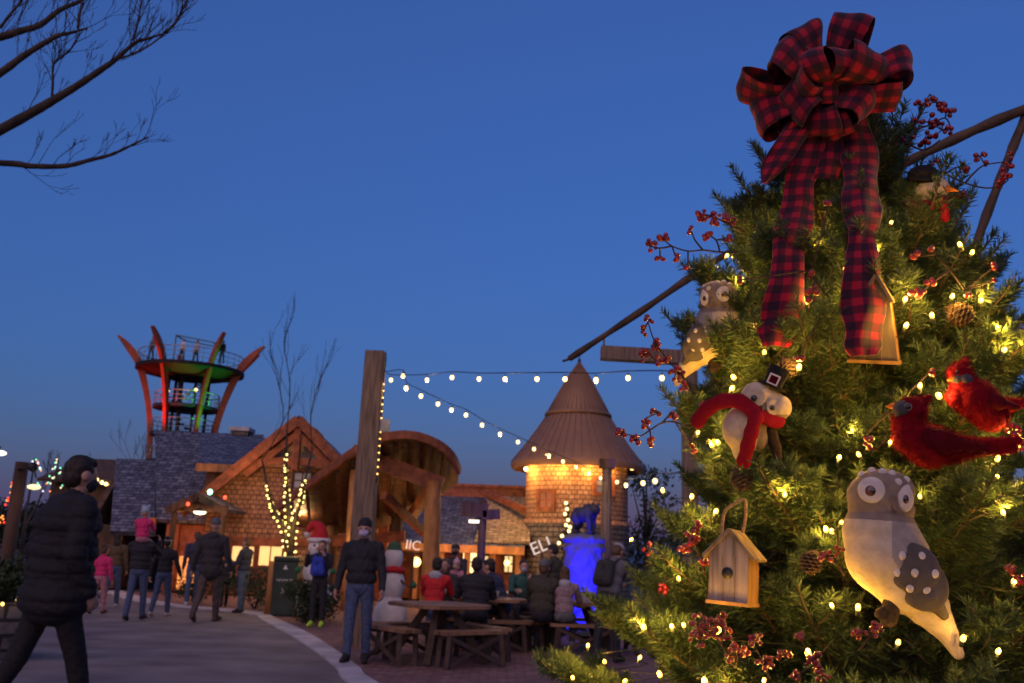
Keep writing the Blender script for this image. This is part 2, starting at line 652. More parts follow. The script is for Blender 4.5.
# ---- gabled house -------------------------------------------------
b = Bd(P(302, 418, 28.0), 3)
house = thing('gabled_house', 'brown shingled house with red timber truss in its gable beside the round roofed pavilion', 'house', b.o)
xa, za = b.hit(302, 418)
sl = 0.93
W = 2.55; wz = za - sl * W
mb = MB()
fac = [b.p(-W, 0, 0), b.p(W, 0, 0), b.p(W, 0, wz - .12), b.p(0, 0, za - .30), b.p(-W, 0, wz - .12)]
mb.prism(fac, b.ey * 7.0)
mb.build('wall', M['shingle_wall'], house)
mb = MB()
for s in (-1, 1):
    mb.slab([b.p(0, -.55, za), b.p(0, 7.4, za), b.p(s * 3.1, 7.4, za - sl * 3.1), b.p(s * 3.1, -.55, za - sl * 3.1)], 0.14)
mb.build('roof', M['slate'], house)
mb = MB()   # barge boards
for s in (-1, 1):
    mb.beam(b.p(0, -.60, za - .13), b.p(s * 3.15, -.60, za - .13 - sl * 3.15), .09, .30, up=(0, 0, 1))
mb.build('bargeboard', M['wood_red'], house)
mb = MB()   # truss in the gable
tz = za - 1.62
for s in (-1, 1):
    mb.beam(b.p(0.0, -.42, za - .55), b.p(s * 1.45, -.42, za - .50 - sl * 1.45), .16, .20)
    arc = [b.p(s * x, -.40, tz + .34 * math.sqrt(max(0, 1 - (x / 1.65) ** 2)) - .1) for x in [1.6 * i / 8 for i in range(9)]]
    for i in range(8): mb.beam(arc[i], arc[i + 1], .14, .22)
    arc = [b.p(s * (.15 + .75 * math.sin(a)), -.40, tz + .35 + .95 * math.cos(a)) for a in [PI / 2 * i / 6 for i in range(7)]]
    for i in range(6): mb.beam(arc[i], arc[i + 1], .12, .15)
mb.beam(b.p(0, -.44, tz), b.p(0, -.44, za - .4), .2, .2, up=(0, 1, 0))
mb.build('truss', M['wood_red'], house)
mb = MB()
mb.prism([b.p(-1.15, -.03, tz + .1), b.p(1.15, -.03, tz + .1), b.p(0, -.03, tz + .1 + 1.15 * sl - .1)], b.ey * 0.026)
mb.build('gable_panel', mat('pale plaster', (0.42, 0.36, 0.28), 0.9, 0.2, 6, 0.2), house)
x0, z1 = b.hit(295, 473); x1, z0 = b.hit(309, 496)
window(b, house, x0, x1, z0, z1, -.03, 2, 3, M['wood_dark'], M['pane'])
mb = MB()
xb0, zb = b.hit(226, 543)
b.box(mb, -W - .02, W + .02, -.07, -.003, zb - .02, zb + .20)
b.box(mb, -W - .02, W + .02, -.06, -.003, 0.02, .7)
for x in (-W + .05, -1.75, -.95, -.1, .8, 1.7):
    b.box(mb, x - .07, x + .07, -.09, -.003, .7, zb - .02)
mb.build('trim', M['wood_red'], house)
for (a, c) in ((232, 253), (260, 281)):
    x0, z1 = b.hit(a, 546); x1, z0 = b.hit(c, 566)
    window(b, house, x0, x1, z0, z1, -.03, 2, 1, M['wood_red'])
lamp('house_wash', b.p(.5, -1.8, 2.3), 105, (1, .55, .24), .2)  # added warm washes for the gable wall, no fixtures here
lamp('house_wash', b.p(-1.2, -1.7, 3.4), 70, (1, .5, .2), .2)
# entry porch on the left of the house
porch = thing('entry_porch', 'small brown gabled entry porch with coloured bulbs left of the shingled house', 'porch', Vector((P(205, 600, 26.6).x, 26.6, 0)))
c = P(205, 494, 26.6)
mb = MB()
for s in (-1, 1):
    mb.slab([c + Vector((0, -.5, 0)), c + Vector((0, 2.2, 0)), c + Vector((s * .85, 2.2, -.42)), c + Vector((s * .85, -.5, -.42))], .1)
mb.build('roof', M['slate'], porch)
mb = MB()
for s in (-1, 1):
    mb.beam(c + Vector((0, -.54, -.1)), c + Vector((s * .87, -.54, -.1 - .43)), .07, .2)
    mb.beam(c + Vector((s * .7, -.3, -.48)), Vector((c.x + s * .7, 26.3, 0)), .13, .13, up=(0, 1, 0))
mb.beam(c + Vector((-.8, -.3, -.42)), c + Vector((.8, -.3, -.42)), .16, .2)
mb.build('frame', M['wood_dark'], porch)
pb = MB()
for k, (px, py) in enumerate(((188, 504), (225, 497.5), (210, 492))):
    q = P(px, py, 25.9)
    o = MB(); o.sphere(q, .055 if k < 2 else .075, 8)
    o.build('bulb', emis('red bulb', (1, .08, .03), 3 * LS) if k < 2 else emis('green bulb', (.2, 1, .55), 7 * LS), porch)
# pendant lamp of the porch
q = P(200, 511.5, 25.8)
lm = thing('pendant_lamp', 'flat white glowing pendant lamp under the entry porch', 'lamp', q)
mb = MB(); mb.lathe([(.01, .10), (.05, .09), (.19, .02), (.19, 0.0)], q, 20); mb.tube([q + Vector((0, 0, .1)), q + Vector((0, 0, .26))], .012, 6)
mb.build('lamp_shade', M['black'], lm)
mb = MB(); mb.lathe([(.17, .0), (.16, -.04), (.09, -.07), (.001, -.08)], q, 20)
mb.build('diffuser', emis('lamp diffuser', (1.0, .9, .62), 3 * LS), lm)
lamp('porch_light', q + Vector((0, -.1, -.2)), 24, (1, .50, .22), .12)

# ---- slate roofed lodge left of the house -------------------------
b = Bd(P(180, 545, 29.0), 0)
lodge = thing('lodge', 'long low lodge with steep blue slate roofs and a stone chimney below the lookout tower', 'building', b.o)


def roof_plane(bb, parent, pxl, pxr, py_ridge, py_eave, yr, ye, name='roof', m=None, th=.16, el=None, er=None):
    xl, zr = bb.hit(pxl, py_ridge, yr); xr, _ = bb.hit(pxr, py_ridge, yr)
    _, ze = bb.hit((pxl + pxr) / 2, py_eave, ye)
    mb = MB()
    xle = bb.hit(el, py_eave, ye)[0] if el else xl; xre = bb.hit(er, py_eave, ye)[0] if er else xr
    mb.slab([bb.p(xl, yr, zr), bb.p(xr, yr, zr), bb.p(xre, ye, ze), bb.p(xle, ye, ze)], th)
    mb.slab([bb.p(xl, yr, zr), bb.p(xr, yr, zr), bb.p(xr, 2 * yr - ye, ze), bb.p(xl, 2 * yr - ye, ze)], th)
    mb.build(name, m or M['slate_big'], parent)
    return xl, xr, zr, ze


xl, xr, zr, ze = roof_plane(b, lodge, 155, 264, 430.5, 521, 2.6, -.4, el=156, er=262)
xl = b.hit(156, 521, -.4)[0]
mb = MB(); b.box(mb, xl + .3, xr, 0, 5.2, 0, ze + .2)
mb.prism([b.p(xl + .6, 0, ze), b.p(xl + .6, 5.2, ze), b.p(xl + .6, 2.6, zr - .35)], b.ex * .2)
b.box(mb, xl + .25, xl + .65, -.12, .05, 0, ze); b.box(mb, xl + 1.7, xl + 2.1, -.12, .05, 0, ze)
mb.build('wall', M['wood_red'], lodge)
mb = MB(); b.box(mb, xl, xr - 2.4, -.50, -.38, ze - .20, ze + .03)
mb.build('fascia', mat('orange fascia', (.34, .12, .05), .6, .3, 4, .2), lodge)
xl2, xr2, zr2, ze2 = roof_plane(b, lodge, 116, 156, 458.5, 532, 2.2, -.3, el=110, er=155)
mb = MB(); b.box(mb, xl2 + .25, xr2, .1, 4.3, 0, ze2 + .2)
mb.prism([b.p(xl2 + .2, .1, ze2 + .2), b.p(xl2 + .2, 4.4, ze2 + .1), b.p(xl2 + .2, 2.2, zr2 - .2)], b.ex * .2)
mb.build('wing_wall', M['wood_dark'], lodge)
# dormer with its own roof
x0, z0 = b.hit(197, 464, -.9); x1, _ = b.hit(240, 464, -.9); xt0, zt = b.hit(202, 434, 1.8); xt1, _ = b.hit(266, 440, 1.8)
mb = MB(); mb.slab([b.p(xt0, 1.8, zt + .03), b.p(xt1, 1.8, zt - .05), b.p(x1 + .5, -.9, z0), b.p(x0, -.9, z0)], .12)
mb.build('dormer_roof', M['slate_big'], lodge)
mb = MB(); b.box(mb, x0, x1 + .45, -.99, -.903, z0 - .22, z0 + .02); mb.build('dormer_fascia', M['wood_orange'], lodge)
mb = MB(); b.box(mb, x0 + .22, x1 + .3, -.6, 1.4, z0 - 1.0, z0 - .13); mb.build('dormer_wall', M['wood_dark'], lodge)
xc0, zc0 = b.hit(229, 446, 2.3); xc1, zc1 = b.hit(248, 431, 2.3)
mb = MB(); b.box(mb, xc0, xc1, 2.3, 3.0, zc0 - 1.0, zc1)
ch = mb.build('chimney', M['stone'], lodge)
mb = MB(); b.box(mb, xc0 - .05, xc1 + .05, 2.25, 3.05, zc1, zc1 + .13); mb.build('cap', m_conc, ch)
# door lit beneath the eave
x0, z1 = b.hit(178, 556, -.3); x1, _ = b.hit(194, 556, -.3)
mb = MB(); b.box(mb, x0, x1, -.14, -.004, .05, z1); mb.build('door', emis('door lit from inside', (1, .36, .08), .8 * LS), lodge)
lamp('lodge_light', b.p((x0 + x1) / 2, -1.3, 2.1), 45, (1, .35, .12), .1)

# ---- lookout tower --------------------------------------------------
TD = 70.0
base = P(191, 368, TD); tc = Vector((base.x, TD, 0))
tower = thing('lookout_tower', 'tall lookout tower with flared red fins and round open deck above the slate roofs', 'tower', tc)
zdeck = P(191, 372, TD).z
m_steel = mat('dark steel', (.05, .055, .06), .5, .3, 3, .1, metal=.6)
m_fin = mat('orange red painted fin', (.34, .065, .02), .5, .2, 2, .1)


def fin_profile():
    # (radius, z) of the fin's centre line and its depth
    pts = [(2.25, zdeck * .0, .4), (2.25, zdeck - 8.5, .4), (2.3, zdeck - 5.5, .42), (2.8, zdeck - 2.6, .42), (3.75, zdeck + .2, .55), (4.7, zdeck + 1.5, .5), (5.55, zdeck + 2.3, .12)]
    s = spline([Vector((a, z, w)) for a, z, w in pts], 5)
    return s


for ang in (180, 238, 292, 342, 22, 102):
    a = math.radians(ang + 19); rd = Vector((math.cos(a), math.sin(a), 0)); tg = Vector((-math.sin(a), math.cos(a), 0))
    mb = MB(); s = fin_profile(); sec = []
    for i, q in enumerate(s):
        t = (s[min(i + 1, len(s) - 1)] - s[max(i - 1, 0)]); t.z = 0; t.normalize()
        nrm = Vector((t.y, -t.x, 0))          # outward in (r,z)
        o = rd * q.x + Vector((0, 0, q.y)); out = rd * nrm.x + Vector((0, 0, nrm.y))
        w = q.z / 2
        sec.append([tc + o + out * w + tg * .13, tc + o + out * w - tg * .13, tc + o - out * w - tg * .13, tc + o - out * w + tg * .13])
    vs = [p for r in sec for p in r]; fs = []
    for i in range(len(sec) - 1):
        for k in range(4):
            k2 = (k + 1) % 4
            fs.append([i * 4 + k, i * 4 + k2, i * 4 + 4 + k2, i * 4 + 4 + k])
    fs.append([3, 2, 1, 0]); n = len(sec) * 4; fs.append([n - 4, n - 3, n - 2, n - 1])
    mb.add(vs, fs); mb.build('fin', m_fin, tower)
mb = MB(); mb.lathe([(.2, -.5), (2.6, -.45), (3.9, -.12), (4.05, -.1), (4.05, .16), (.2, .16)], tc + Vector((0, 0, zdeck)), 40, smooth=False)
mb.build('deck', mat('timber deck edge', (.008, .007, .006), .7, .3, 3, .2), tower)


def rail(name, r, z, h, n=36):
    mb = MB()
    ring = [tc + Vector((r * math.cos(2 * PI * k / n), r * math.sin(2 * PI * k / n), z)) for k in range(n)]
    for hh in (h, h * .66, h * .33): mb.tube([p + Vector((0, 0, hh)) for p in ring], .022 if hh < h else .04, 5, closed=True)
    for p in ring: mb.tube([p, p + Vector((0, 0, h))], .025, 5)
    mb.build(name, mat('pale railing', (.35, .36, .38), .5, .2, 3, 0, metal=.3), tower)


rail('railing', 3.95, zdeck + .16, 1.1)
for k, dz in enumerate((-2.9, -5.0, -7.1, -9.2)):
    r = 2.45
    mb = MB(); mb.lathe([(.2, -.12), (r, -.12), (r, .1), (.2, .1)], tc + Vector((0, 0, zdeck + dz)), 28, smooth=False)
    mb.build('landing', m_steel, tower)
    rail('railing', r - .05, zdeck + dz + .1, 1.0, 24)
mb = MB()
for k in range(6):
    a = 2 * PI * (k + .5) / 6
    p = tc + Vector((1.5 * math.cos(a), 1.5 * math.sin(a), 0)); mb.tube([p, p + Vector((0, 0, zdeck))], .12, 8)
for k in range(60):      # winding stair
    a = k * .42; z = .3 * k
    if z > zdeck - .3: break
    mb.box(tc + Vector((1.0 * math.cos(a), 1.0 * math.sin(a), z)), (.9, .34, .07), Matrix.Rotation(a, 3, 'Z'))
mb.build('stair', m_steel, tower)
mb = MB()   # open blue frame on the top deck
e = .9; zt = zdeck + .16; H = 2.3
for sx in (-1, 1):
    for sy in (-1, 1):
        mb.beam(tc + Vector((.4 + sx * e * 1.7, sy * e, zt)), tc + Vector((.4 + sx * e * 1.7, sy * e, zt + H - .25 * sx)), .09, .09, up=(0, 1, 0))
    mb.beam(tc + Vector((.4 + sx * e * 1.7, -e, zt + H - .25 * sx)), tc + Vector((.4 + sx * e * 1.7, e, zt + H - .25 * sx)), .09, .09)
for sy in (-1, 1): mb.beam(tc + Vector((.4 - e * 1.7, sy * e, zt + H + .25)), tc + Vector((.4 + e * 1.7, sy * e, zt + H - .25)), .09, .09)
mb.build('top_frame', mat('teal steel frame', (.07, .13, .17), .5, .2, 3, 0), tower)
for (px, py, col, pw) in ((163, 352, (1, .9, .7), 1.5), (183, 350.5, (1, .9, .7), 3), (196, 390, (1, .8, .25), 4), (168, 391, (1, .85, .2), 3)):
    o = MB(); o.sphere(P(px, py, TD - 1.5 if py > 380 else TD - 1), .13, 8); o.build('lamp', emis('tower lamp', col, pw * LS), tower)
for (ang, col, pw, r, dz) in ((190, (1, .02, .015), 2600, 4.6, -7.5), (240, (1, .02, .015), 3600, 4.6, -7.5), (300, (.03, 1, .10), 3600, 4.4, -7.5), (300, (.05, 1, .12), 70, 1.2, -5.4), (338, (1, .45, .05), 300, 4.8, -7)):
    a = math.radians(ang + 19)
    a2 = math.radians({300: 292, 240: 238, 190: 181}.get(ang, ang) + 19); at_ = tc + Vector((3.2 * math.cos(a2), 3.2 * math.sin(a2), zdeck - 2.4))
    lamp('tower_flood', tc + Vector((r * math.cos(a), r * math.sin(a), zdeck + dz)), pw, col, .15, spot=40 if r > 2 else None, target=at_ if r > 2 else None)

# ---- low cafe building ----------------------------------------------
b = Bd(P(455, 545, 30.0), -2)
cafe = thing('cafe_building', 'low cafe building with sagging slate roof and lit windows between pavilion and turret', 'building', b.o)
xl, xr, zr, ze = roof_plane(b, cafe, 372, 528, 491, 545, 3.4, -.6)
mb = MB(); b.box(mb, xl + .3, xr, .3, 6.6, 0, ze + .15); mb.build('wall', M['wood_red'], cafe)
mb = MB(); b.box(mb, xl, xr, -.72, -.603, ze - .22, ze + .02); mb.build('fascia', M['wood_orange'], cafe)
mb = MB(); b.box(mb, xl + 1.2, xr + .1, 3.2, 3.6, zr - .12, zr + .26); b.box(mb, xl + 1.1, xr + .1, 3.1, 3.7, zr + .26, zr + .36)
mb.build('ridge_beam', M['wood_red'], cafe)
mb = MB()
for x in np.linspace(xl + .6, xr - .2, 7): b.box(mb, x - .09, x + .09, -.35, -.17, 0, ze - .1)
mb.build('porch_frame', M['wood_orange'], cafe)
for (px0, px1, py0, py1) in ((463.5, 476, 551, 573), (481, 487.5, 556, 574), (424, 436, 558, 578), (505, 512, 556, 572)):
    x0, z1 = b.hit(px0, py0, .3); x1, z0 = b.hit(px1, py1, .3)
    window(b, cafe, x0, x1, max(.3, z0), z1, .3, 2, 2, M['wood_dark'], emis('cafe window', (1, .72, .32), (1.9 if px0 < 470 and px0 > 450 else .8) * LS))
for (px, py, r) in ((416, 562, .15), (507, 563, .09), (455, 548, .06)):
    q = P(px, py, 28.6); o = MB(); o.sphere(q, r, 12); o.build('globe_lamp', emis('globe lamp', (1, .62, .18), 4 * LS), cafe)
    lamp('cafe_light', q + Vector((0, -.5, 0)), 60, (1, .48, .16), .15)
def text_obj(s, loc, size, m, parent, M3, ext=.02, name='letters'):
    cu = bpy.data.curves.new(name, 'FONT'); cu.body = s; cu.size = size; cu.extrude = ext; cu.align_x = 'CENTER'; cu.align_y = 'CENTER'
    ob = bpy.data.objects.new(name, cu); COL.objects.link(ob)
    dg = bpy.context.evaluated_depsgraph_get(); dg.update()
    me = bpy.data.meshes.new_from_object(ob.evaluated_get(dg)); bpy.data.objects.remove(ob)
    MM = M3.to_4x4(); MM.translation = Vector(loc)
    me.transform(MM); me.materials.clear(); me.name = name
    return link(name, me, parent, m)


STAND = Matrix(((1, 0, 0), (0, 0, -1), (0, 1, 0)))      # text standing up, facing -y
m_letter = emis('white sign letters', (1, .9, .75), .42 * LS)
sgn = thing('letter_sign', 'slanting row of white letters on the wall left of the round turret', 'sign', P(541, 546.5, 27.5))
text_obj('ELI', P(541, 546.5, 27.5), .52, m_letter, sgn, Matrix.Rotation(.42, 3, 'Y').inverted() @ STAND, .03)
mb = MB(); mb.beam(P(531, 556, 27.6), P(553, 546.5, 27.6), .05, .06); mb.tube([P(542, 551, 27.6), Vector((P(542, 551, 27.6).x, 27.6, 0))], .05, 8); mb.build('bracket', M['wood_dark'], sgn)
sgn = thing('letter_sign', 'three white upright letters above the yellow globe lamp under the pavilion', 'sign', P(413, 545, 26))
text_obj('IIC', P(413, 545.5, 26), .36, m_letter, sgn, Matrix.Rotation(.1, 3, 'Y') @ STAND, .03)
mb = MB(); mb.beam(P(403, 553, 26.05), P(423, 554, 26.05), .05, .06); mb.tube([P(413, 553, 26.1), Vector((P(413, 553, 26.1).x, 26.1, 0))], .05, 8); mb.build('bracket', M['wood_dark'], sgn)

# steeper tan roof where the cafe meets the turret, with its red valley board
ta = [b.hit(*p, y)[0:2] + (y,) for p, y in (((487, 499), 2.6), ((528, 500), 2.6), ((530, 545), -.45), ((474, 544), -.45))]
mb = MB(); mb.slab([b.p(x, y, z + .10) for x, z, y in ta], .12)
mb.build('side_roof', brickmat('tan roof shakes', (.36, .29, .19), (.23, .18, .12), (.07, .05, .04), .36, .17, .8, .016, .9, var=.5), cafe)
mb = MB(); mb.beam(b.p(ta[0][0] - .1, ta[0][2], ta[0][1] + .22), b.p(ta[1][0] + .5, .2, ta[2][1] + .9), .16, .2); mb.build('valley_board', M['wood_red'], cafe)

# ---- round turret -----------------------------------------------------
TY = 31.0
t0 = P(577, 470, TY); tcx = t0.x
turret = thing('round_turret', 'round shingled turret with witch hat roof and lamps under its eave', 'turret', (tcx, TY, 0))
R = 50.5 * TY / 911 * 1.0
zeave = P(577, 466, TY).z; zap = P(577, 362, TY).z; zst = P(577, 524, TY).z
tv = Vector((tcx, TY, 0))
mb = MB(); mb.lathe([(R * 1.04, 0), (R * 1.02, zst)], tv, 48); mb.build('stone_base', M['stone'], turret)
mb = MB(); mb.lathe([(R, zst), (R, zeave + .25)], tv, 48); mb.lathe([(R * 1.035, zst - .05), (R * 1.035, zst + .07), (R, zst + .08)], tv, 48)
mb.build('wall', M['turret_wall'], turret)
Re = 66.5 * TY / 911
m_seam = mat('brown standing seam metal', (.27, .15, .085), .5, .08, 3, .1, metal=.15)
zb = P(577, 415, TY).z
hh = zap - zeave
prof = [(Re * .97, zeave - .18), (Re, zeave - .06), (Re * .99, zeave + .06), (Re * .80, zeave + hh * .17), (Re * .62, zeave + hh * .33), (Re * .47, zeave + hh * .475)]
prof2 = [(Re * .475, zeave + hh * .478), (Re * .47, zeave + hh * .50), (Re * .30, zeave + hh * .70), (Re * .15, zeave + hh * .87), (.015, zap)]
mb = MB(); mb.lathe(prof, tv, 48); mb.lathe(prof2, tv, 48)
mb.lathe([(R * .98, zeave + .02), (Re * .97, zeave - .18)][::-1], tv, 48)
for k in range(44):   # raised seams
    a = 2 * PI * k / 44
    for pr in (prof[2:], prof2[1:]):
        mb.tube([tv + Vector(((r + .012) * math.cos(a), (r + .012) * math.sin(a), z)) for r, z in pr], .010, 4)
mb.lathe([(Re * .476, zeave + hh * .465), (Re * .51, zeave + hh * .465), (Re * .50, zeave + hh * .495), (Re * .47, zeave + hh * .5)], tv, 48)
rf = mb.build('roof', m_seam, turret)
mb = MB(); mb.lathe([(.05, 0), (.06, .12), (.02, .2), (.01, .38)], (tcx, TY, zap - .06), 10); mb.build('finial', M['black'], rf)


def turret_win(px0, px1, py0, py1, glass):
    # angle of a pixel column on the cylinder
    xm = P((px0 + px1) / 2, (py0 + py1) / 2, TY - R * .9).x - tcx
    a = math.asin(max(-.98, min(.98, xm / R))); z1 = P(577, py0, TY - R).z; z0 = P(577, py1, TY - R).z
    w = (px1 - px0) * TY / 911 / max(.45, math.cos(a)) / 2
    bb = Bd(Vector((tcx + R * math.sin(a), TY - R * math.cos(a), 0)), math.degrees(a))
    window(bb, turret, -w, w, z0, z1, -.0, 2, 2, M['wood_red'], glass, t=.12)


turret_win(541, 552, 493, 508, emis('dim turret window', (.25, .1, .05), .3 * LS))
turret_win(596, 611, 478, 491, M['pane'])
for (px, py) in ((521, 461.5), (526, 469), (547, 456), (589, 455.5), (624.5, 461), (632, 468)):
    q = P(px, py, TY - Re * .8 if 530 < px < 620 else TY - .9)
    o = MB(); o.sphere(q, .075, 10); o.build('eave_lamp', M['bulb_warm'], turret)
    if px in (521, 547, 589, 624.5): lamp('eave_light', q + Vector((0, .12, -.22)), 55, (1, .50, .12), .06)
for (px, z) in ((536, .0), (563, 0), (588, 0), (608, 0)):
    x = P(px, 465, TY - R).x - tcx; a = math.asin(max(-.95, min(.95, x / R)))
    lamp('eave_fill', (tcx + (R + .3) * math.sin(a), TY - (R + .3) * math.cos(a), zeave - .3), 52, (1, .50, .11), .08)
lamp('eave_fill', P(508, 505, TY - 2.6), 90, (1, .6, .2), .1)  # added fill over the cafe roof, standing in for eave and string lights
lamp('eave_fill', (tcx + .5, TY - R - 1.6, zst + 1.0), 45, (1, .55, .2), .15)  # fill hung before the turret wall, away from the eave lamps

# ---- pavilion with the curved roof -----------------------------------
pav = thing('pavilion', 'open timber pavilion with a round fronted plank roof on log posts', 'pavilion', (P(400, 560, 21).x, 21, 0))
front = [P(272, 514, 24.5), P(300, 494, 23.6), P(330, 472, 22.7), P(360, 451, 22.0), P(385, 440, 21.6), P(412, 438, 21.5), P(436, 446, 21.7), P(452, 459, 22.1), P(459, 474, 22.7)]
back = [P(276, 520, 27.5), P(303, 528, 27.6), P(333, 533, 27.6), P(362, 532, 27.5), P(388, 525, 27.3), P(410, 514, 27.0), P(430, 502, 26.5), P(446, 492, 25.8), P(458, 484, 25.0)]
fr = spline(front, 4); bk = spline(back, 4)
n = len(fr); up = Vector((0, 0, .12))
mb = MB(); vs = []; fs = []; NS = 7
for i in range(n):
    for k in range(NS):
        t = k / (NS - 1); q = fr[i].lerp(bk[i], t); q.z += .35 * math.sin(PI * t) * .4
        vs.append(q)
nn = len(vs); vs += [q + up for q in vs]
for i in range(n - 1):
    for k in range(NS - 1):
        a = i * NS + k; c2 = a + NS
        fs.append([a, c2, c2 + 1, a + 1]); fs.append([nn + a, nn + a + 1, nn + c2 + 1, nn + c2])
    a = i * NS; fs.append([a, nn + a, nn + a + NS, a + NS]); a += NS - 1; fs.append([a, a + NS, nn + a + NS, nn + a])
for i in (0, n - 1):
    for k in range(NS - 1):
        a = i * NS + k; fs.append([a, a + 1, nn + a + 1, nn + a])
mb.add(vs, fs)
rf = mb.build('roof', brickmat('plank soffit', (.17, .085, .045), (.12, .055, .03), (.03, .015, .01), 3.0, .16, .7, .012, .6), pav)
mb = MB()   # curved fascia
for i in range(n - 1):
    mb.beam(fr[i] + Vector((0, -.09, .06)), fr[i + 1] + Vector((0, -.09, .06)), .10, .19, up=(0, 0, 1))
mb.build('fascia', M['wood_red'], pav)
mb = MB()
for i in range(3, n - 4, 2):
    mb.beam(fr[i].lerp(bk[i], .03) + Vector((0, 0, -.07)), fr[i].lerp(bk[i], .9) + Vector((0, 0, -.01)), .08, .09)
mb.build('joist', M['wood_dark'], pav)


def log_post(px, Y, zt, r, m, name='post'):
    q = P(px, 530, Y)
    mb = MB(); pts = []
    for i in range(7):
        t = i / 6; pts.append(Vector((q.x + .02 * math.sin(5 * t), Y, zt * t)))
    mb.tube(pts, [r * (1.08 - .12 * i / 6) for i in range(7)], 14)
    return mb.build(name, m, pav)


zc = P(432, 481, 22.6).z
log_post(432, 22.6, zc, .20, M['wood_orange'])
log_post(352, 22.6, P(352, 470, 22.6).z, .14, M['wood_orange'])
log_post(333, 26.8, P(333, 533, 26.8).z + .2, .17, M['wood_dark'])
log_post(397, 26.8, P(397, 521, 26.8).z + .2, .17, M['wood_dark'])
mb = MB()
mb.beam(P(352, 452, 22.6), P(442, 485, 22.6), .22, .38)
mb.beam(P(384, 495, 22.7), P(432, 540, 25.6), .15, .2)
mb.beam(P(432, 487, 22.6), P(410, 518, 26.6), .2, .3)
mb.beam(P(333, 541, 26.6), P(405, 536, 26.6), .2, .3)
mb.build('beam', M['wood_red'], pav)
q = P(352, 520, 23.5)
lamp('pavilion_light', Vector((q.x + .9, 24.2, 2.35)), 15, (1, .45, .12), .2)
lamp('pavilion_light', P(405, 556, 24.5), 15, (1, .38, .12), .2)
lamp('pavilion_light', P(346, 545, 22.2), 9, (1, .6, .15), .1)
o = MB(); o.sphere(Vector((q.x + .9, 24.2, 2.62)), .07, 10); o.tube([Vector((q.x + .9, 24.2, 2.68)), Vector((q.x + .9, 24.2, 3.1))], .012, 6, mi=1); o.build('hanging_bulb', [M['bulb_warm'], M['wire']], pav)
# dark back room under the pavilion roof
mb = MB(); q0 = P(285, 560, 28.3); q1 = P(385, 560, 28.3)
mb.box(((q0.x + q1.x) / 2, 28.6, 1.2), (q1.x - q0.x, .2, 2.4)); mb.build('back_wall', M['wood_red'], pav)
# ================================================================== people
_cm = {}


def cloth(col, rough=.85, sc=40):
    k = (col, rough)
    if k not in _cm: _cm[k] = mat('cloth %d' % len(_cm), col, rough, .25, sc, .7, 20, bdist=.022)
    return _cm[k]


m_skin = mat('skin', (.42, .24, .17), .55, .12, 12, .1, 90, bdist=.002)
m_skin2 = mat('darker skin', (.20, .105, .07), .55, .12, 12, .1, 90, bdist=.002)
m_eye = mat('dark eye', (.02, .015, .012), .25, .1, 10, 0)
m_lip = mat('lips', (.30, .10, .09), .5, .1, 10, 0)
m_hair = mat('dark hair', (.022, .014, .010), .6, .4, 60, .5, 200, stretch=(1, 1, .15))
m_hairb = mat('brown hair', (.10, .055, .028), .6, .4, 60, .5, 200, stretch=(1, 1, .15))


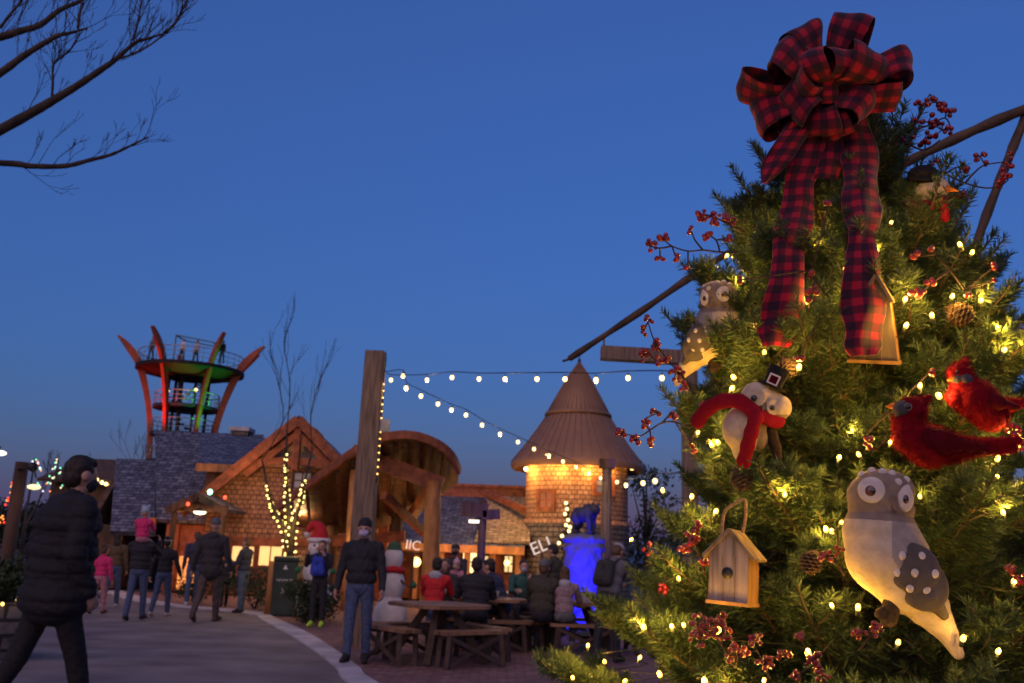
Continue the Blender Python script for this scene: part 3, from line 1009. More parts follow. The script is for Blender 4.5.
def person(label, loc, H, rotz, jacket, pants, shoe, legs=((10, 5), (-8, 4)), arms=((5, 8, 15), (-5, 8, 15)), lean=0, seated=False,
           bw=1.0, head_yaw=0, head_down=0, hat=None, hair=None, mask=None, hood=None, pack=None, skin=None, group=None, puffer=False, hands='hang',
           glove=None, long_coat=0.0, voxel=.0105, hs=1.0, zoff=None, scarf=None, collar=True, roll=0):
    sk = skin or m_skin
    mats = [jacket, pants, sk, shoe, m_eye, m_lip, glove or sk]
    pr = []
    hipz = .91
    feet = []
    lowest = 9
    V3 = lambda x, y, z: Vector((x, y, z))
    for s, (a, bnd) in zip((1, -1), legs):
        a = math.radians(a); bb = math.radians(bnd)
        h = V3(s * .088, 0, hipz); kx = s * .10
        if seated: kx = s * .15
        k = h + V3(kx - s * .088, .43 * math.sin(a), -.43 * math.cos(a))
        an = k + V3(0, .40 * math.sin(a - bb), -.40 * math.cos(a - bb))
        tilt = max(-.6, min(.6, (a - bb) * .6)) if not seated else 0
        fy, fz = math.cos(tilt), math.sin(tilt)
        heel = an + V3(0, -.03 * fy, -.045 - .03 * fz); toe = an + V3(s * .02, .16 * fy, -.055 + .16 * fz)
        pr += [('c', h, .093, k, .066, 1), ('c', k, .066, an + V3(0, 0, .02), .054, 1), ('c', heel, .042, toe, .036, 3), ('c', an, .044, an.lerp(toe, .5), .044, 3)]
        lowest = min(lowest, heel.z - .04, toe.z - .036)
    pel = V3(0, 0, hipz)
    R = Matrix.Rotation(-math.radians(lean), 3, 'X')

    def T(x, y, z): return pel + R @ (V3(x, y, z) - pel)
    pr.append(('e', V3(0, -.005, .93), (.158 * min(bw, 1.1), .118 * min(bw, 1.1), .13), None, 1 if not long_coat else 0))
    pr += [('e', T(0, 0, 1.03), (.172 * bw, .132 * bw, .13), R, 0), ('e', T(0, .005, 1.16), (.168 * bw, .13 * bw, .17), R, 0), ('e', T(0, -.01, 1.32), (.185 * bw, .128 * bw, .16), R, 0),
           ('c', T(-.145, -.01, 1.415), .066 * bw, T(.145, -.01, 1.415), .066 * bw, 0)]
    if long_coat: pr += [('e', V3(0, 0, .93 - long_coat * .5), (.178 * bw, .14 * bw, .12 + long_coat * .5), None, 0)]
    nk = T(0, .0, 1.45)
    Rh = R @ Matrix.Rotation(math.radians(lean * .6), 3, 'X') @ Matrix.Rotation(math.radians(head_yaw), 3, 'Z') @ Matrix.Rotation(-math.radians(head_down), 3, 'X')
    hb = T(0, .012, 1.53)

    def Hd(x, y, z): return hb + Rh @ (V3(x, y, z - 1.53) * hs)
    pr.append(('c', nk, .058, hb, .052, 2))
    if collar: pr.append(('c', T(0, -.005, 1.45), .078, T(0, .0, 1.485), .07, 0))
    S3 = lambda a, b_, c_: (a * hs, b_ * hs, c_ * hs)
    pr += [('e', Hd(0, .0, 1.65), S3(.077, .097, .105), Rh, 2), ('e', Hd(0, .04, 1.585), S3(.057, .06, .062), Rh, 2), ('c', Hd(0, .098, 1.635), .011 * hs, Hd(0, .112, 1.605), .015 * hs, 2),
           ('e', Hd(.079, -.005, 1.63), S3(.014, .026, .034), Rh, 2), ('e', Hd(-.079, -.005, 1.63), S3(.014, .026, .034), Rh, 2),
           ('e', Hd(.031, .088, 1.645), S3(.013, .011, .009), Rh, 4), ('e', Hd(-.031, .088, 1.645), S3(.013, .011, .009), Rh, 4), ('e', Hd(0, .097, 1.568), S3(.024, .008, .008), Rh, 5)]
    handpos = []
    for s, (a, o, e) in zip((1, -1), arms):
        a = math.radians(a); o = math.radians(o); e = math.radians(e)
        sh = T(s * (.165 + .03 * bw), -.01, 1.405)
        d1 = V3(s * math.sin(o), math.sin(a) * math.cos(o), -math.cos(a) * math.cos(o))
        inn = -s * .35 * math.sin(min(e, 1.6)) if e > .5 else 0
        d2 = V3(s * math.sin(o) * .6 + inn, math.sin(a + e), -math.cos(a + e)).normalized()
        el = sh + d1 * .285; wr = el + d2 * .245
        aw = (.5 + .5 * bw)
        pr += [('c', sh, .066 * aw, el, .053 * aw, 0), ('c', el, .053 * aw, wr, .042 * aw, 0)]
        pc = wr + d2 * .065
        side = d2.cross(V3(s, 0, .2)).normalized()           # thumb side: forward when the arm hangs
        if side.y < 0: side = -side
        pn = d2.cross(side).normalized()
        Mh = Matrix((side, d2, pn)).transposed()
        pr += [('c', wr - d2 * .01, .028, wr + d2 * .03, .030, 6), ('e', pc, (.041, .05, .020), Mh, 6)]
        palm = -V3(s, 0, 0)
        if pn.dot(palm) < 0: pn = -pn
        for q, (off, ln) in enumerate(((.029, .068), (.010, .078), (-.010, .072), (-.028, .055))):
            f0 = pc + d2 * .038 + side * off
            f1 = f0 + (d2 * .85 + pn * .5).normalized() * ln * .55
            f2 = f1 + (d2 * .5 + pn * .85).normalized() * ln * .5
            pr += [('c', f0, .0112, f1, .0102, 6), ('c', f1, .0102, f2, .009, 6)]
        t0 = pc - d2 * .015 + side * .034; t1 = t0 + (d2 * .6 + side * .6 + pn * .3).normalized() * .04
        pr += [('c', t0, .0135, t1, .0115, 6), ('c', t1, .0115, t1 + (d2 + pn * .4).normalized() * .03, .0095, 6)]
        handpos.append(pc)
    disp = None
    if puffer:
        def disp(co, vm):
            f = np.abs(np.sin(PI * (co[:, 2] + .01 * np.sin(9 * co[:, 0])) / .085)) ** .6
            w = np.sin(co[:, 0] * 37 + 5 * np.sin(co[:, 2] * 23)) * np.sin(co[:, 1] * 31 + co[:, 2] * 41)
            return np.where(vm == 0, (f - .55) * .015 + w * .003, w * .0015 * (vm == 1))
    else:
        def disp(co, vm):
            w = np.sin(co[:, 2] * 31 + 3 * np.sin(co[:, 0] * 21 + co[:, 1] * 13)) * np.sin(co[:, 0] * 23 + co[:, 1] * 29 + co[:, 2] * 7)
            return np.where(vm <= 1, w * .006, 0)
    o = blob('person', pr, voxel, mats, None, True, 2, None, disp)
    k = H / 1.755
    z = loc[2] - lowest * k if zoff is None else loc[2] + zoff
    o.location = (loc[0], loc[1], z)
    o.rotation_euler = (0, math.radians(roll), math.radians(rotz))
    o.scale = (k, k, k)
    tag(o, label, 'person', group)
    vx = voxel * .9
    if hair:
        kind, hm = hair
        pp = [('e', Hd(0, -.018, 1.672), S3(.086, .098, .095), Rh, 0), ('e', Hd(0, -.045, 1.62), S3(.078, .066, .075), Rh, 0), ('e', Hd(0.01, .035, 1.725), S3(.06, .045, .03), Rh, 0)]
        if kind == 'long': pp += [('e', Hd(0, -.065, 1.52), S3(.085, .05, .15), Rh, 0), ('e', Hd(.06, -.02, 1.55), S3(.03, .05, .12), Rh, 0), ('e', Hd(-.06, -.02, 1.55), S3(.03, .05, .12), Rh, 0)]
        if kind == 'bun': pp += [('e', Hd(0, -.09, 1.74), S3(.045, .045, .045), Rh, 0)]
        blob('hair', pp, vx, hm, o, True, 2, None, lambda co, vm: .004 * np.sin(co[:, 0] * 170) * np.sin(co[:, 2] * 60))
    if hat:
        kind, hm = hat[0], hat[1]
        if kind == 'beanie':
            pp = [('e', Hd(0, -.008, 1.705), S3(.088, .106, .085), Rh, 0), ('e', Hd(0, -.008, 1.685), S3(.094, .112, .032), Rh, 0)]
            if len(hat) > 2: pp += [('e', Hd(0, -.01, 1.805), S3(.035, .035, .035), Rh, 0)]
            blob('beanie', pp, vx, hm, o, True, 2)
        if kind == 'ears':
            blob('beanie', [('e', Hd(0, -.008, 1.70), S3(.09, .108, .09), Rh, 0), ('e', Hd(.07, -.01, 1.785), S3(.028, .02, .03), Rh, 0), ('e', Hd(-.07, -.01, 1.785), S3(.028, .02, .03), Rh, 0), ('c', Hd(.085, 0, 1.66), .02, Hd(.08, .01, 1.53), .016, 0), ('c', Hd(-.085, 0, 1.66), .02, Hd(-.08, .01, 1.53), .016, 0)], vx, hm, o, True, 2)
        if kind == 'cap':
            blob('cap', [('e', Hd(0, -.005, 1.70), S3(.087, .106, .07), Rh, 0), ('e', Hd(0, .12, 1.69), S3(.065, .065, .010), Rh, 0)], min(vx, .008), hm, o, True, 1)
        if kind == 'band':
            blob('headband', [('e', Hd(0, -.008, 1.68), S3(.092, .11, .035), Rh, 0)], vx, hm, o, True, 2)
    if mask:
        blob('mask', [('e', Hd(0, .055, 1.585), S3(.064, .066, .055), Rh, 0), ('e', Hd(0, .085, 1.60), S3(.04, .04, .03), Rh, 0)], vx, mask, o, True, 2)
    if hood:
        blob('hood', [('e', T(0, -.07, 1.46), (.11, .07, .075), R, 0), ('c', T(-.09, -.01, 1.465), .035, T(.09, -.01, 1.465), .035, 0)], vx, hood, o, True, 3)
    if scarf:
        blob('scarf', [('e', T(0, .0, 1.475), (.095, .095, .045), R, 0)], vx, scarf, o, True, 2)
    if pack:
        kind, pm = pack
        sgn_ = -1 if kind == 'back' else 1
        y0 = sgn_ * (.128 * bw + .06)
        bp = blob('backpack' if kind == 'back' else 'front_bag', [('c', T(-.08, y0, 1.10), .085, T(.08, y0, 1.10), .085, 0), ('c', T(-.075, y0, 1.34), .08, T(.075, y0, 1.34), .08, 0), ('c', T(-.08, y0, 1.10), .085, T(-.075, y0, 1.34), .08, 0), ('c', T(.08, y0, 1.10), .085, T(.075, y0, 1.34), .08, 0),
                         ('e', T(0, y0 + sgn_ * .06, 1.14), (.09, .06, .09), R, 0)], vx, pm, o, True, 3)
        for s in (-1, 1):
            mb = MB(); mb.tube(spline([T(s * .1, sgn_ * .16 * bw, 1.36), T(s * .115, sgn_ * .03, 1.495), T(s * .12, -sgn_ * .12 * bw, 1.38), T(s * .13, -sgn_ * .11 * bw, 1.2)], 5), .016, 6)
            mb.build('strap', pm, bp, True)
    o['_hands'] = 0
    del o['_hands']
    return o, k, handpos


BLK = cloth((.022, .022, .027)); NAVY = cloth((.032, .037, .07)); JEAN = cloth((.06, .085, .165)); JEAN2 = cloth((.07, .10, .17)); CHAR = cloth((.035, .033, .036))
BRN = cloth((.10, .065, .035)); OLIVE = cloth((.05, .045, .032)); TAUPE = cloth((.085, .062, .055)); PINK = cloth((.62, .03, .15)); RED = cloth((.50, .02, .025)); GREY = cloth((.12, .12, .135))
LGREY = cloth((.38, .38, .42)); WHITE = cloth((.62, .6, .6)); BLUE = cloth((.03, .06, .42)); NEON = cloth((.45, .75, .06)); ROSE = cloth((.42, .18, .22)); LAV = cloth((.50, .44, .62)); BEIGE = cloth((.42, .30, .20)); TEAL = cloth((.35, .45, .52))
SHOE = cloth((.02, .018, .018)); SHOEW = cloth((.45, .43, .42)); SHOEB = cloth((.10, .06, .04)); PLUM = cloth((.055, .035, .055)); MASKB = cloth((.02, .02, .025))


def on_ground(px, py):
    p = G(px, py); return (p.x, p.y, gz(p.x, p.y))


def hgt(px, py_head, loc): return P(px, py_head, loc[1]).z - loc[2]


# man in front at the left
q = P(37, 718, 6.15)
person('man in black quilted puffer jacket striding past at the far left', (q.x, q.y, gz(q.x, q.y)), 1.80, -40, cloth((.012, .012, .015)), cloth((.010, .010, .012)), SHOE, legs=((19, 5), (-18, 10)), arms=((-10, 10, 42), (-12, 14, 45)), bw=1.46, long_coat=.12, hair=('short', m_hair), mask=MASKB, puffer=True, voxel=.009, lean=3, head_down=4)
loc = on_ground(96, 614)
person('child in bright pink jacket with brown hair walking behind the striding man', loc, hgt(96, 546, loc), -8, PINK, ROSE, SHOEB, hair=('bun', m_hairb), legs=((12, 8), (-12, 10)), hs=1.15)
loc = on_ground(109, 608)
person('person in brown jacket and blue jeans with white shoes beside the pink child', loc, hgt(109, 533, loc), 5, BRN, JEAN, SHOEW, hair=('long', m_hair), legs=((14, 6), (-10, 12)))
loc = on_ground(133, 621); dad = loc
hd = hgt(133, 528, loc)
person('man in black jacket and jeans carrying a pink clad child on his shoulders', loc, hd, 0, BLK, JEAN, SHOE, legs=((12, 4), (-8, 6)), arms=((60, 12, 95), (60, 12, 95)), bw=1.2, hair=('short', m_hair), puffer=True)
person('small child in pink coat and pale eared hat riding on the man\'s shoulders', (loc[0], loc[1] - .075, loc[2] + hd * .84), 1.12, 0, PINK, ROSE, SHOEW, legs=((75, 88), (75, 88)), arms=((40, 8, 70), (40, 8, 70)), seated=True, hat=('ears', TEAL), hs=1.28, zoff=-.80 * 1.12 / 1.755, bw=1.12)
loc = on_ground(159, 617)
person('woman in black jacket with white headband walking away with jeans', loc, hgt(159, 537, loc), -4, BLK, JEAN, SHOEW, hair=('bun', m_hair), hat=('band', WHITE), legs=((14, 6), (-10, 16)), arms=((10, 16, 20), (-10, 16, 20)))
loc = on_ground(205, 622)
person('tall man in dark hooded coat and brown trousers walking away', loc, hgt(207, 518, loc), -5, CHAR, TAUPE, SHOEB, hat=('beanie', GREY), legs=((15, 6), (-14, 20)), arms=((8, 14, 15), (-12, 14, 15)), bw=1.15, hood=CHAR, long_coat=.10)
loc = on_ground(190, 606)
person('person in jeans mostly hidden behind the tall hooded man', loc, 1.68, 20, NAVY, JEAN, SHOEW, hair=('short', m_hairb))
loc = on_ground(223, 607)
person('person all in black standing between the hooded man and the man in navy', loc, hgt(223, 552, loc), 30, BLK, BLK, SHOE, hair=('long', m_hair))
loc = on_ground(240, 613)
person('man in navy jacket and light jeans standing side on near the bin', loc, hgt(240, 538, loc), 75, NAVY, JEAN2, SHOE, hair=('short', m_hairb), legs=((3, 2), (-2, 2)), arms=((20, 8, 70), (20, 8, 60)), bw=1.1)
loc = on_ground(316, 627)
_, k, hp = person('woman with bright blue front bag and neon shoes photographing beside the bin', loc, hgt(316, 541, loc), 172, BLK, BLK, NEON, hair=('long', m_hairb), legs=((2, 2), (-2, 2)), arms=((55, 10, 95), (48, 10, 100)), pack=('front', BLUE), head_down=4)
loc = on_ground(355, 664)
hw = hgt(357, 521, loc)
person('walker in black jacket, blue jeans, black beanie and lavender face mask', loc, hw, 178, BLK, JEAN, SHOE, legs=((7, 3), (-5, 6)), arms=((4, 12, 14), (6, 13, 16)), bw=1.17, hat=('beanie', BLK), mask=LAV, glove=None, hair=('short', m_hair), voxel=.0085)


def seat(label, px, py_hip, Y, H, rot, *a, **kw):
    q = P(px, py_hip, Y)
    kk = H / 1.755
    kw.setdefault('legs', ((86, 88), (86, 88)))
    return person(label, (q.x, Y, 0), H, rot, *a, seated=True, zoff=.56 - .91 * kk, **kw)


GP = 'visitors sitting at the picnic tables'
seat('person in red jacket with grey hood seated at the table near the snowman', 433, 610, 14.4, 1.66, -12, RED, JEAN, SHOE, hair=('short', m_hair), hood=LGREY, arms=((35, 10, 60), (35, 10, 60)), lean=10, group=GP)
seat('person in black puffer seated with back to us beside the red jacket', 475, 618, 13.9, 1.74, 4, BLK, BLK, SHOE, hair=('short', m_hair), arms=((35, 14, 60), (35, 14, 60)), lean=14, bw=1.2, group=GP, puffer=True)
seat('person in navy jacket leaning left over the middle table', 504, 612, 15.8, 1.78, 70, NAVY, JEAN, SHOE, hair=('short', m_hair), arms=((50, 8, 50), (50, 8, 50)), lean=26, group=GP)
seat('person in dark olive coat seated on the bench left of the girl in grey', 541, 614, 14.3, 1.70, -15, OLIVE, BLK, SHOE, hair=('short', m_hairb), hat=('beanie', GREY), lean=12, arms=((30, 12, 55), (30, 12, 55)), group=GP, bw=1.15)
seat('girl in grey hooded top and rose vest seated on the nearest bench', 564, 614, 14.3, 1.52, -4, cloth((.27, .19, .21)), GREY, SHOEW, hair=('long', m_hairb), hood=LGREY, lean=8, arms=((35, 16, 60), (35, 16, 50)), group=GP)
q = P(607, 620, 13.4)
person('person in grey coat with pale cap and backpack stooping over the right table', (q.x, 13.4, 0), 1.68, -40, GREY, BLK, SHOE, hair=('short', m_hairb), hat=('cap', LGREY), pack=('back', CHAR), lean=20, head_down=20, arms=((40, 10, 40), (40, 10, 40)), bw=1.15)
q = P(553, 600, 16.6)
person('person in dark coat standing behind the girl in grey', (q.x, 16.6, 0), hgt(553, 545, (0, 16.6, 0)), 60, OLIVE, BLK, SHOE, hair=('short', m_hair), arms=((25, 8, 60), (25, 8, 60)), head_down=15)
q = P(453, 600, 17.2)
person('standing person in cap and face mask holding a child in pink', (q.x, 17.2, 0), hgt(453, 545, (0, 17.2, 0)), 170, CHAR, BLK, SHOE, hat=('cap', CHAR), mask=MASKB, hair=('short', m_hair), arms=((35, 8, 80), (35, 8, 80)))
person('small child in pink held by the masked person in a cap', (q.x + .05, 16.88, .36), .95, 160, cloth((.5, .2, .26)), GREY, SHOEW, hat=('beanie', cloth((.6, .35, .4)), 1), legs=((40, 60), (30, 60)), hs=1.25, arms=((40, 20, 30), (40, 20, 30)))
seat('person in charcoal coat seated facing us at the far table by the log post', 445, 606, 16.3, 1.62, 165, CHAR, BLK, SHOE, hair=('long', m_hairb), arms=((35, 10, 60), (35, 10, 60)), lean=10, group=GP)
seat('person in teal green jacket seated at the far table before the cafe', 521, 606, 17.0, 1.68, 190, cloth((.03, .10, .09)), BLK, SHOE, hair=('short', m_hair), mask=LGREY, arms=((35, 10, 60), (35, 10, 60)), lean=10, group=GP)
seat('person in maroon jacket seated far back between the teal jacket and olive coat', 489, 604, 17.6, 1.66, 185, cloth((.12, .02, .03)), BLK, SHOE, hair=('long', m_hair), arms=((35, 10, 60), (35, 10, 60)), lean=8, group=GP)
# visitors on the tower deck
for px, jm, nm, ry in ((151, GREY, 'person in grey at the left rail of the tower deck', 66.6), (182, WHITE, 'person in white on the tower deck under the open frame', 66.8), (196, LGREY, 'person in pale coat on the tower deck right of the one in white', 67.2), (222, BLK, 'person in black at the right rail of the tower deck', 66.9)):
    q = P(px, 355, ry)
    person(nm, (q.x, ry, zdeck + .16), 1.75, 150, jm, BLK, SHOE, hair=('short', m_hair), voxel=.02, group='visitors on the tower deck')
# ================================================================== posts and overhead lights
PX = 14.5


def copies(name, m, r, pts, parent, n=6):
    """one small bulb copied to every point"""
    p0 = None
    for q in pts:
        if p0 is None:
            o = MB(); o.sphere((0, 0, 0), r, n); p0 = o.build(name, m, parent, True); p0.location = q - parent.location
        else:
            c = p0.copy(); COL.objects.link(c); c.location = q - parent.location


tp = P(376, 352, PX)
post = thing('tall_post', 'tall square grey timber post with small speaker standing before the pavilion', 'post', (tp.x, PX, 0))
mb = MB()
w0, w1 = .175, .155
def ringsq(z, w): return [Vector((tp.x + sx * w, PX + sy * w, z)) for sx, sy in ((-1, -1), (1, -1), (1, 1), (-1, 1))]
r0, r1 = ringsq(0, w0), ringsq(tp.z, w1)
mb.add(r0 + r1, [[0, 1, 5, 4], [1, 2, 6, 5], [2, 3, 7, 6], [3, 0, 4, 7], [4, 5, 6, 7]])
shaft = mb.build('shaft', M['wood_grey'], post)
bv = shaft.modifiers.new('b', 'BEVEL'); bv.width = .015; bv.segments = 2
mb = MB(); q = P(384, 426, PX - .1)
mb.box(q, (.15, .17, .20), Matrix.Rotation(.4, 3, 'Z')); mb.tube([q + Vector((-.02, 0, 0)), Vector((tp.x + .1, PX, q.z))], .025, 6)
mb.build('speaker', mat('pale speaker', (.4, .38, .34), .5, .2, 5, .1), post)
mb = MB(); pts = [Vector((tp.x + .18 + .01 * math.sin(k), PX - .12, tp.z * (.995 - k * .02))) for k in range(24)]
mb.tube(pts, .008, 5); wv = mb.build('light_wire', M['wire'], post)
copies('fairy_light', M['bulb_gold'], .012, [Vector((tp.x + .185, PX - .14, tp.z - .55 - k * .11)) for k in range(14)], post)


m_sock = mat('bulb socket', (.02, .02, .02), .5, .1, 10, 0)


def strand(label, wire_pts, bulbs, r, drop, group):
    root = thing('string_light', label, 'string light', wire_pts[0], group)
    mb = MB(); mb.tube(wire_pts, .007, 5); mb.build('cable', M['wire'], root)
    p0 = None
    for q in bulbs:
        if p0 is None:
            o = MB(); o.sphere(Vector((0, 0, 0)), r, 10, scale=(1, 1, 1.2)); o.lathe([(r * .5, r * .9), (r * .45, r * 1.9), (.01, r * 2.0)], (0, 0, 0), 8, mi=1)
            p0 = o.build('bulb', [M['bulb_warm'], m_sock], root, True)
            p0.location = q - root.location
        else:
            c = p0.copy(); COL.objects.link(c); c.location = q - root.location
    for q in bulbs[1::3]: lamp('bulb_light', q - Vector((0, 0, r * 1.6)), 9, (1, .66, .3), .03)
    return root


rp_top = P(690, 352, 10.0)
GS = 'festoon string lights over the plaza'
a = P(384, 370, PX - .2); z_ = P(686, 372, 10.0)
def onstr(px, a, b):
    """depth on the wire at a pixel column, by bisection"""
    lo, hi = 0, 1
    f = lambda t: (lambda w: 512 + FPX * (w - CAM).dot(RGT) / (w - CAM).dot(FWD))(a.lerp(b, t))
    s = f(1) > f(0)
    for _ in range(30):
        m = (lo + hi) / 2
        if (f(m) < px) == s: lo = m
        else: hi = m
    return a.lerp(b, lo).y
b1 = []
for px, py in ((391, 380), (427, 380), (452, 377.5), (479, 379), (505, 379), (537, 379), (565, 379), (596, 380), (628, 378), (662, 378)):
    b1.append(P(px, py, onstr(px, a, z_)))
strand('level string of warm bulbs from the tall post to the arm post', spline([a] + [q + Vector((0, 0, .085)) for q in b1] + [z_], 3), b1, .029, .08, GS)
pp2 = P(607, 472, 20.2)
a2 = P(384, 372, PX - .15)
b2 = []
for px, py in ((403, 376), (406, 388), (421, 396), (438, 404), (451.5, 410), (466, 415), (482, 425), (500, 434), (518, 442), (534, 449), (549, 455.7), (563, 461.5), (576, 467), (589, 473), (600.5, 478)):
    b2.append(P(px, py, onstr(px, a2, pp2)))
strand('sagging string of warm bulbs from the tall post down to the slim post', spline([a2] + [q + Vector((0, 0, .1)) for q in b2] + [pp2], 3), b2, .034, .08, GS)
b3 = []
a3 = pp2; e3 = P(690, 473, 10.05)
for px, py in ((617, 482), (626, 485), (643, 483), (655, 481)): b3.append(P(px, py, onstr(px, a3, e3)))
strand('short string of warm bulbs from the slim post toward the Christmas tree', spline([a3] + [q + Vector((0, 0, .1)) for q in b3] + [e3], 3), b3, .034, .08, GS)
# slim post by the bear
sp = thing('slim_post', 'slim brown light post standing right of the blue lit bear', 'post', (pp2.x, 20.2, 0))
mb = MB(); mb.tube([(pp2.x, 20.2, 0), (pp2.x, 20.2, pp2.z + .1)], [.12, .11], 12); mb.build('shaft', M['wood_grey'], sp)
mb = MB(); mb.box((pp2.x, 20.2, pp2.z + .18), (.34, .26, .2)); mb.build('box_top', M['wood_dark'], sp)
# timber post with cross arm behind the Christmas tree
pw = P(690, 470, 10.0)
wp = thing('arm_post', 'brown timber post with a long horizontal arm behind the left edge of the Christmas tree', 'post', (pw.x, 10, 0))
mb = MB(); mb.beam((pw.x, 10, 0), (pw.x, 10, rp_top.z + .12), .155, .155, up=(0, 1, 0)); mb.build('shaft', M['wood_grey'], wp)
mb = MB(); aa = P(601, 353, 10.0); bb_ = P(700, 359, 10.0); mb.beam(aa, bb_, .15, .15); mb.beam(P(604, 345, 10), P(604, 338, 10), .02, .05, up=(0, 1, 0))
mb.build('arm', M['wood_grey'], wp)
# bent poles arching behind the tree
m_pole = mat('peeled pole', (.085, .055, .035), .8, .35, 12, .4, stretch=(1, 1, 1))
pf = thing('bent_pole_arch', 'dark bent wooden poles arching behind the top of the Christmas tree', 'arch', (P(800, 300, 3.6).x, 3.6, 0))
pp = spline([P(569, 359, 3.9), P(640, 312, 3.8), P(720, 258, 3.7), P(820, 203, 3.55), P(915, 158, 3.4), P(975, 130, 3.35), P(1040, 104, 3.3), P(1150, 70, 3.25), P(1320, 60, 3.2)], 5)
mb = MB(); mb.tube(pp, [.013 + .013 * i / len(pp) + .0025 * math.sin(i * 1.7) for i in range(len(pp))], 9); mb.tube([P(569, 359, 3.9), P(563, 361, 3.92)], .006, 5); mb.build('pole', m_pole, pf)
pp = spline([P(1045, 70, 3.32), P(1022, 125, 3.33), P(1000, 180, 3.34), P(976, 245, 3.36), P(940, 360, 3.4), P(900, 520, 3.5)], 5)
pp[-1].z = 0.0
mb = MB(); mb.tube(pp + [Vector((pp[-1].x, pp[-1].y, -.02))], [.018 + .002 * math.sin(i * 2.1) for i in range(len(pp) + 1)], 9); mb.build('pole', m_pole, pf)
e = P(1320, 60, 3.2)
mb = MB(); mb.tube([e, Vector((e.x, 3.2, e.z * .5)), Vector((e.x + .1, 3.2, 0))], [.027, .032, .036], 9); mb.build('pole', m_pole, pf)

# ================================================================== picnic tables
m_top = mat('table planks', (.25, .135, .07), .6, .3, 5, .3, stretch=(.4, 3, 1))
m_leg = mat('table legs', (.07, .045, .035), .8, .3, 7, .2)


def picnic(label, loc, rot, s=1.15):
    t = thing('picnic_table', label, 'picnic table', loc, 'timber picnic tables on the brick plaza')
    R = Matrix.Rotation(math.radians(rot), 3, 'Z'); o = Vector(loc)
    W = lambda x, y, z: o + R @ Vector((x, y, z))
    h = s / 2; c = .20
    mb = MB()
    for k in range(7):    # planks clipped to an eight sided top
        y0 = -h + s * k / 7 + .006; y1 = -h + s * (k + 1) / 7 - .006
        ex = lambda y: h - max(0, abs(y) - (h - c))
        mb.slab([W(-ex(y0), y0, .75), W(ex(y0), y0, .75), W(ex(y1), y1, .75), W(-ex(y1), y1, .75)], .045)
    mb.box(W(0, 0, .685), (.09, s * .9, .035), R)
    mb.build('tabletop', m_top, t)
    for sx in (-1, 1):
        for sy in (-1, 1):
            mb = MB(); mb.beam(W(sx * .12, sy * .12, .70), W(sx * .46, sy * .46, 0), .09, .09); mb.build('leg', m_leg, t)
    for k in range(4):
        R2 = R @ Matrix.Rotation(PI / 2 * k, 3, 'Z'); Q = lambda x, y, z: o + R2 @ Vector((x, y, z))
        mb = MB()
        for j in range(2):
            mb.slab([Q(-.52, -.86 + j * .15, .455), Q(.52, -.86 + j * .15, .455), Q(.46, -.72 + j * .15, .455), Q(-.46, -.72 + j * .15, .455)], .045)
        be = mb.build('bench', m_top, t)
        mb = MB()
        for sx in (-1, 1):
            mb.beam(Q(sx * .40, -.86, .41), Q(sx * .44, -.88, 0), .06, .06); mb.beam(Q(sx * .36, -.60, .41), Q(sx * .38, -.58, 0), .06, .06)
            mb.beam(Q(sx * .40, -.86, .39), Q(sx * .36, -.60, .39), .05, .05)
        mb.beam(Q(-.42, -.865, .04), Q(.40, -.85, .38), .035, .05); mb.beam(Q(.42, -.868, .04), Q(-.40, -.885, .38), .035, .05)
        mb.beam(Q(0, -.75, .385), Q(0, -.1, .385), .07, .06)
        mb.build('frame', m_leg, be)
    return t


q = P(440, 600, 12.9); picnic('nearest empty picnic table with benches right of the walker in black', (q.x, 12.9, 0), 38, 1.18)
q = P(489, 618, 15.2); picnic('middle picnic table crowded by the people in black and navy', (q.x, 15.2, 0), 10, 1.15)
q = P(577, 618, 15.1); picnic('right picnic table where the girl in grey sits beside the fir branches', (q.x, 15.1, 0), 4, 1.2)
q = P(520, 606, 17.9); picnic('far picnic table in front of the lit cafe', (q.x - .2, 18.0, 0), 30, 1.15)
q = P(586, 596, 14.9)
o = MB(); o.box((q.x, 14.9, .75 + .075), (.24, .16, .15), rotm('Z', 20)); o.box((q.x, 14.9, .75 + .155), (.25, .17, .012), rotm('Z', 20))
tag(o.build('takeaway_box', mat('pale cardboard', (.45, .40, .33), .8, .15, 8, .1)), 'pale cardboard box on the right picnic table before the blue rock', 'box')
for px_, ww in ((489, 'white paper cup on the left end of the middle picnic table'), (497, 'white paper cup on the right end of the middle picnic table')):
    q = P(px_, 594, 15.0)
    o = MB(); o.lathe([(.001, .75), (.028, .752), (.038, .86), (.040, .862), (.036, .862), (.001, .858)], (q.x, 15.0, 0), 12)
    tag(o.build('paper_cup', mat('white paper', (.55, .54, .52), .7, .1, 8, 0)), ww, 'cup', 'paper cups on the picnic table')
# ================================================================== snowmen
m_snow = mat('white fleece snowman', (.62, .58, .55), .9, .12, 8, .5, 40)
m_coal = mat('coal black button', (.02, .02, .02), .5, .1, 10, 0)
m_carrot = mat('carrot orange', (.55, .17, .03), .6, .1, 10, 0)


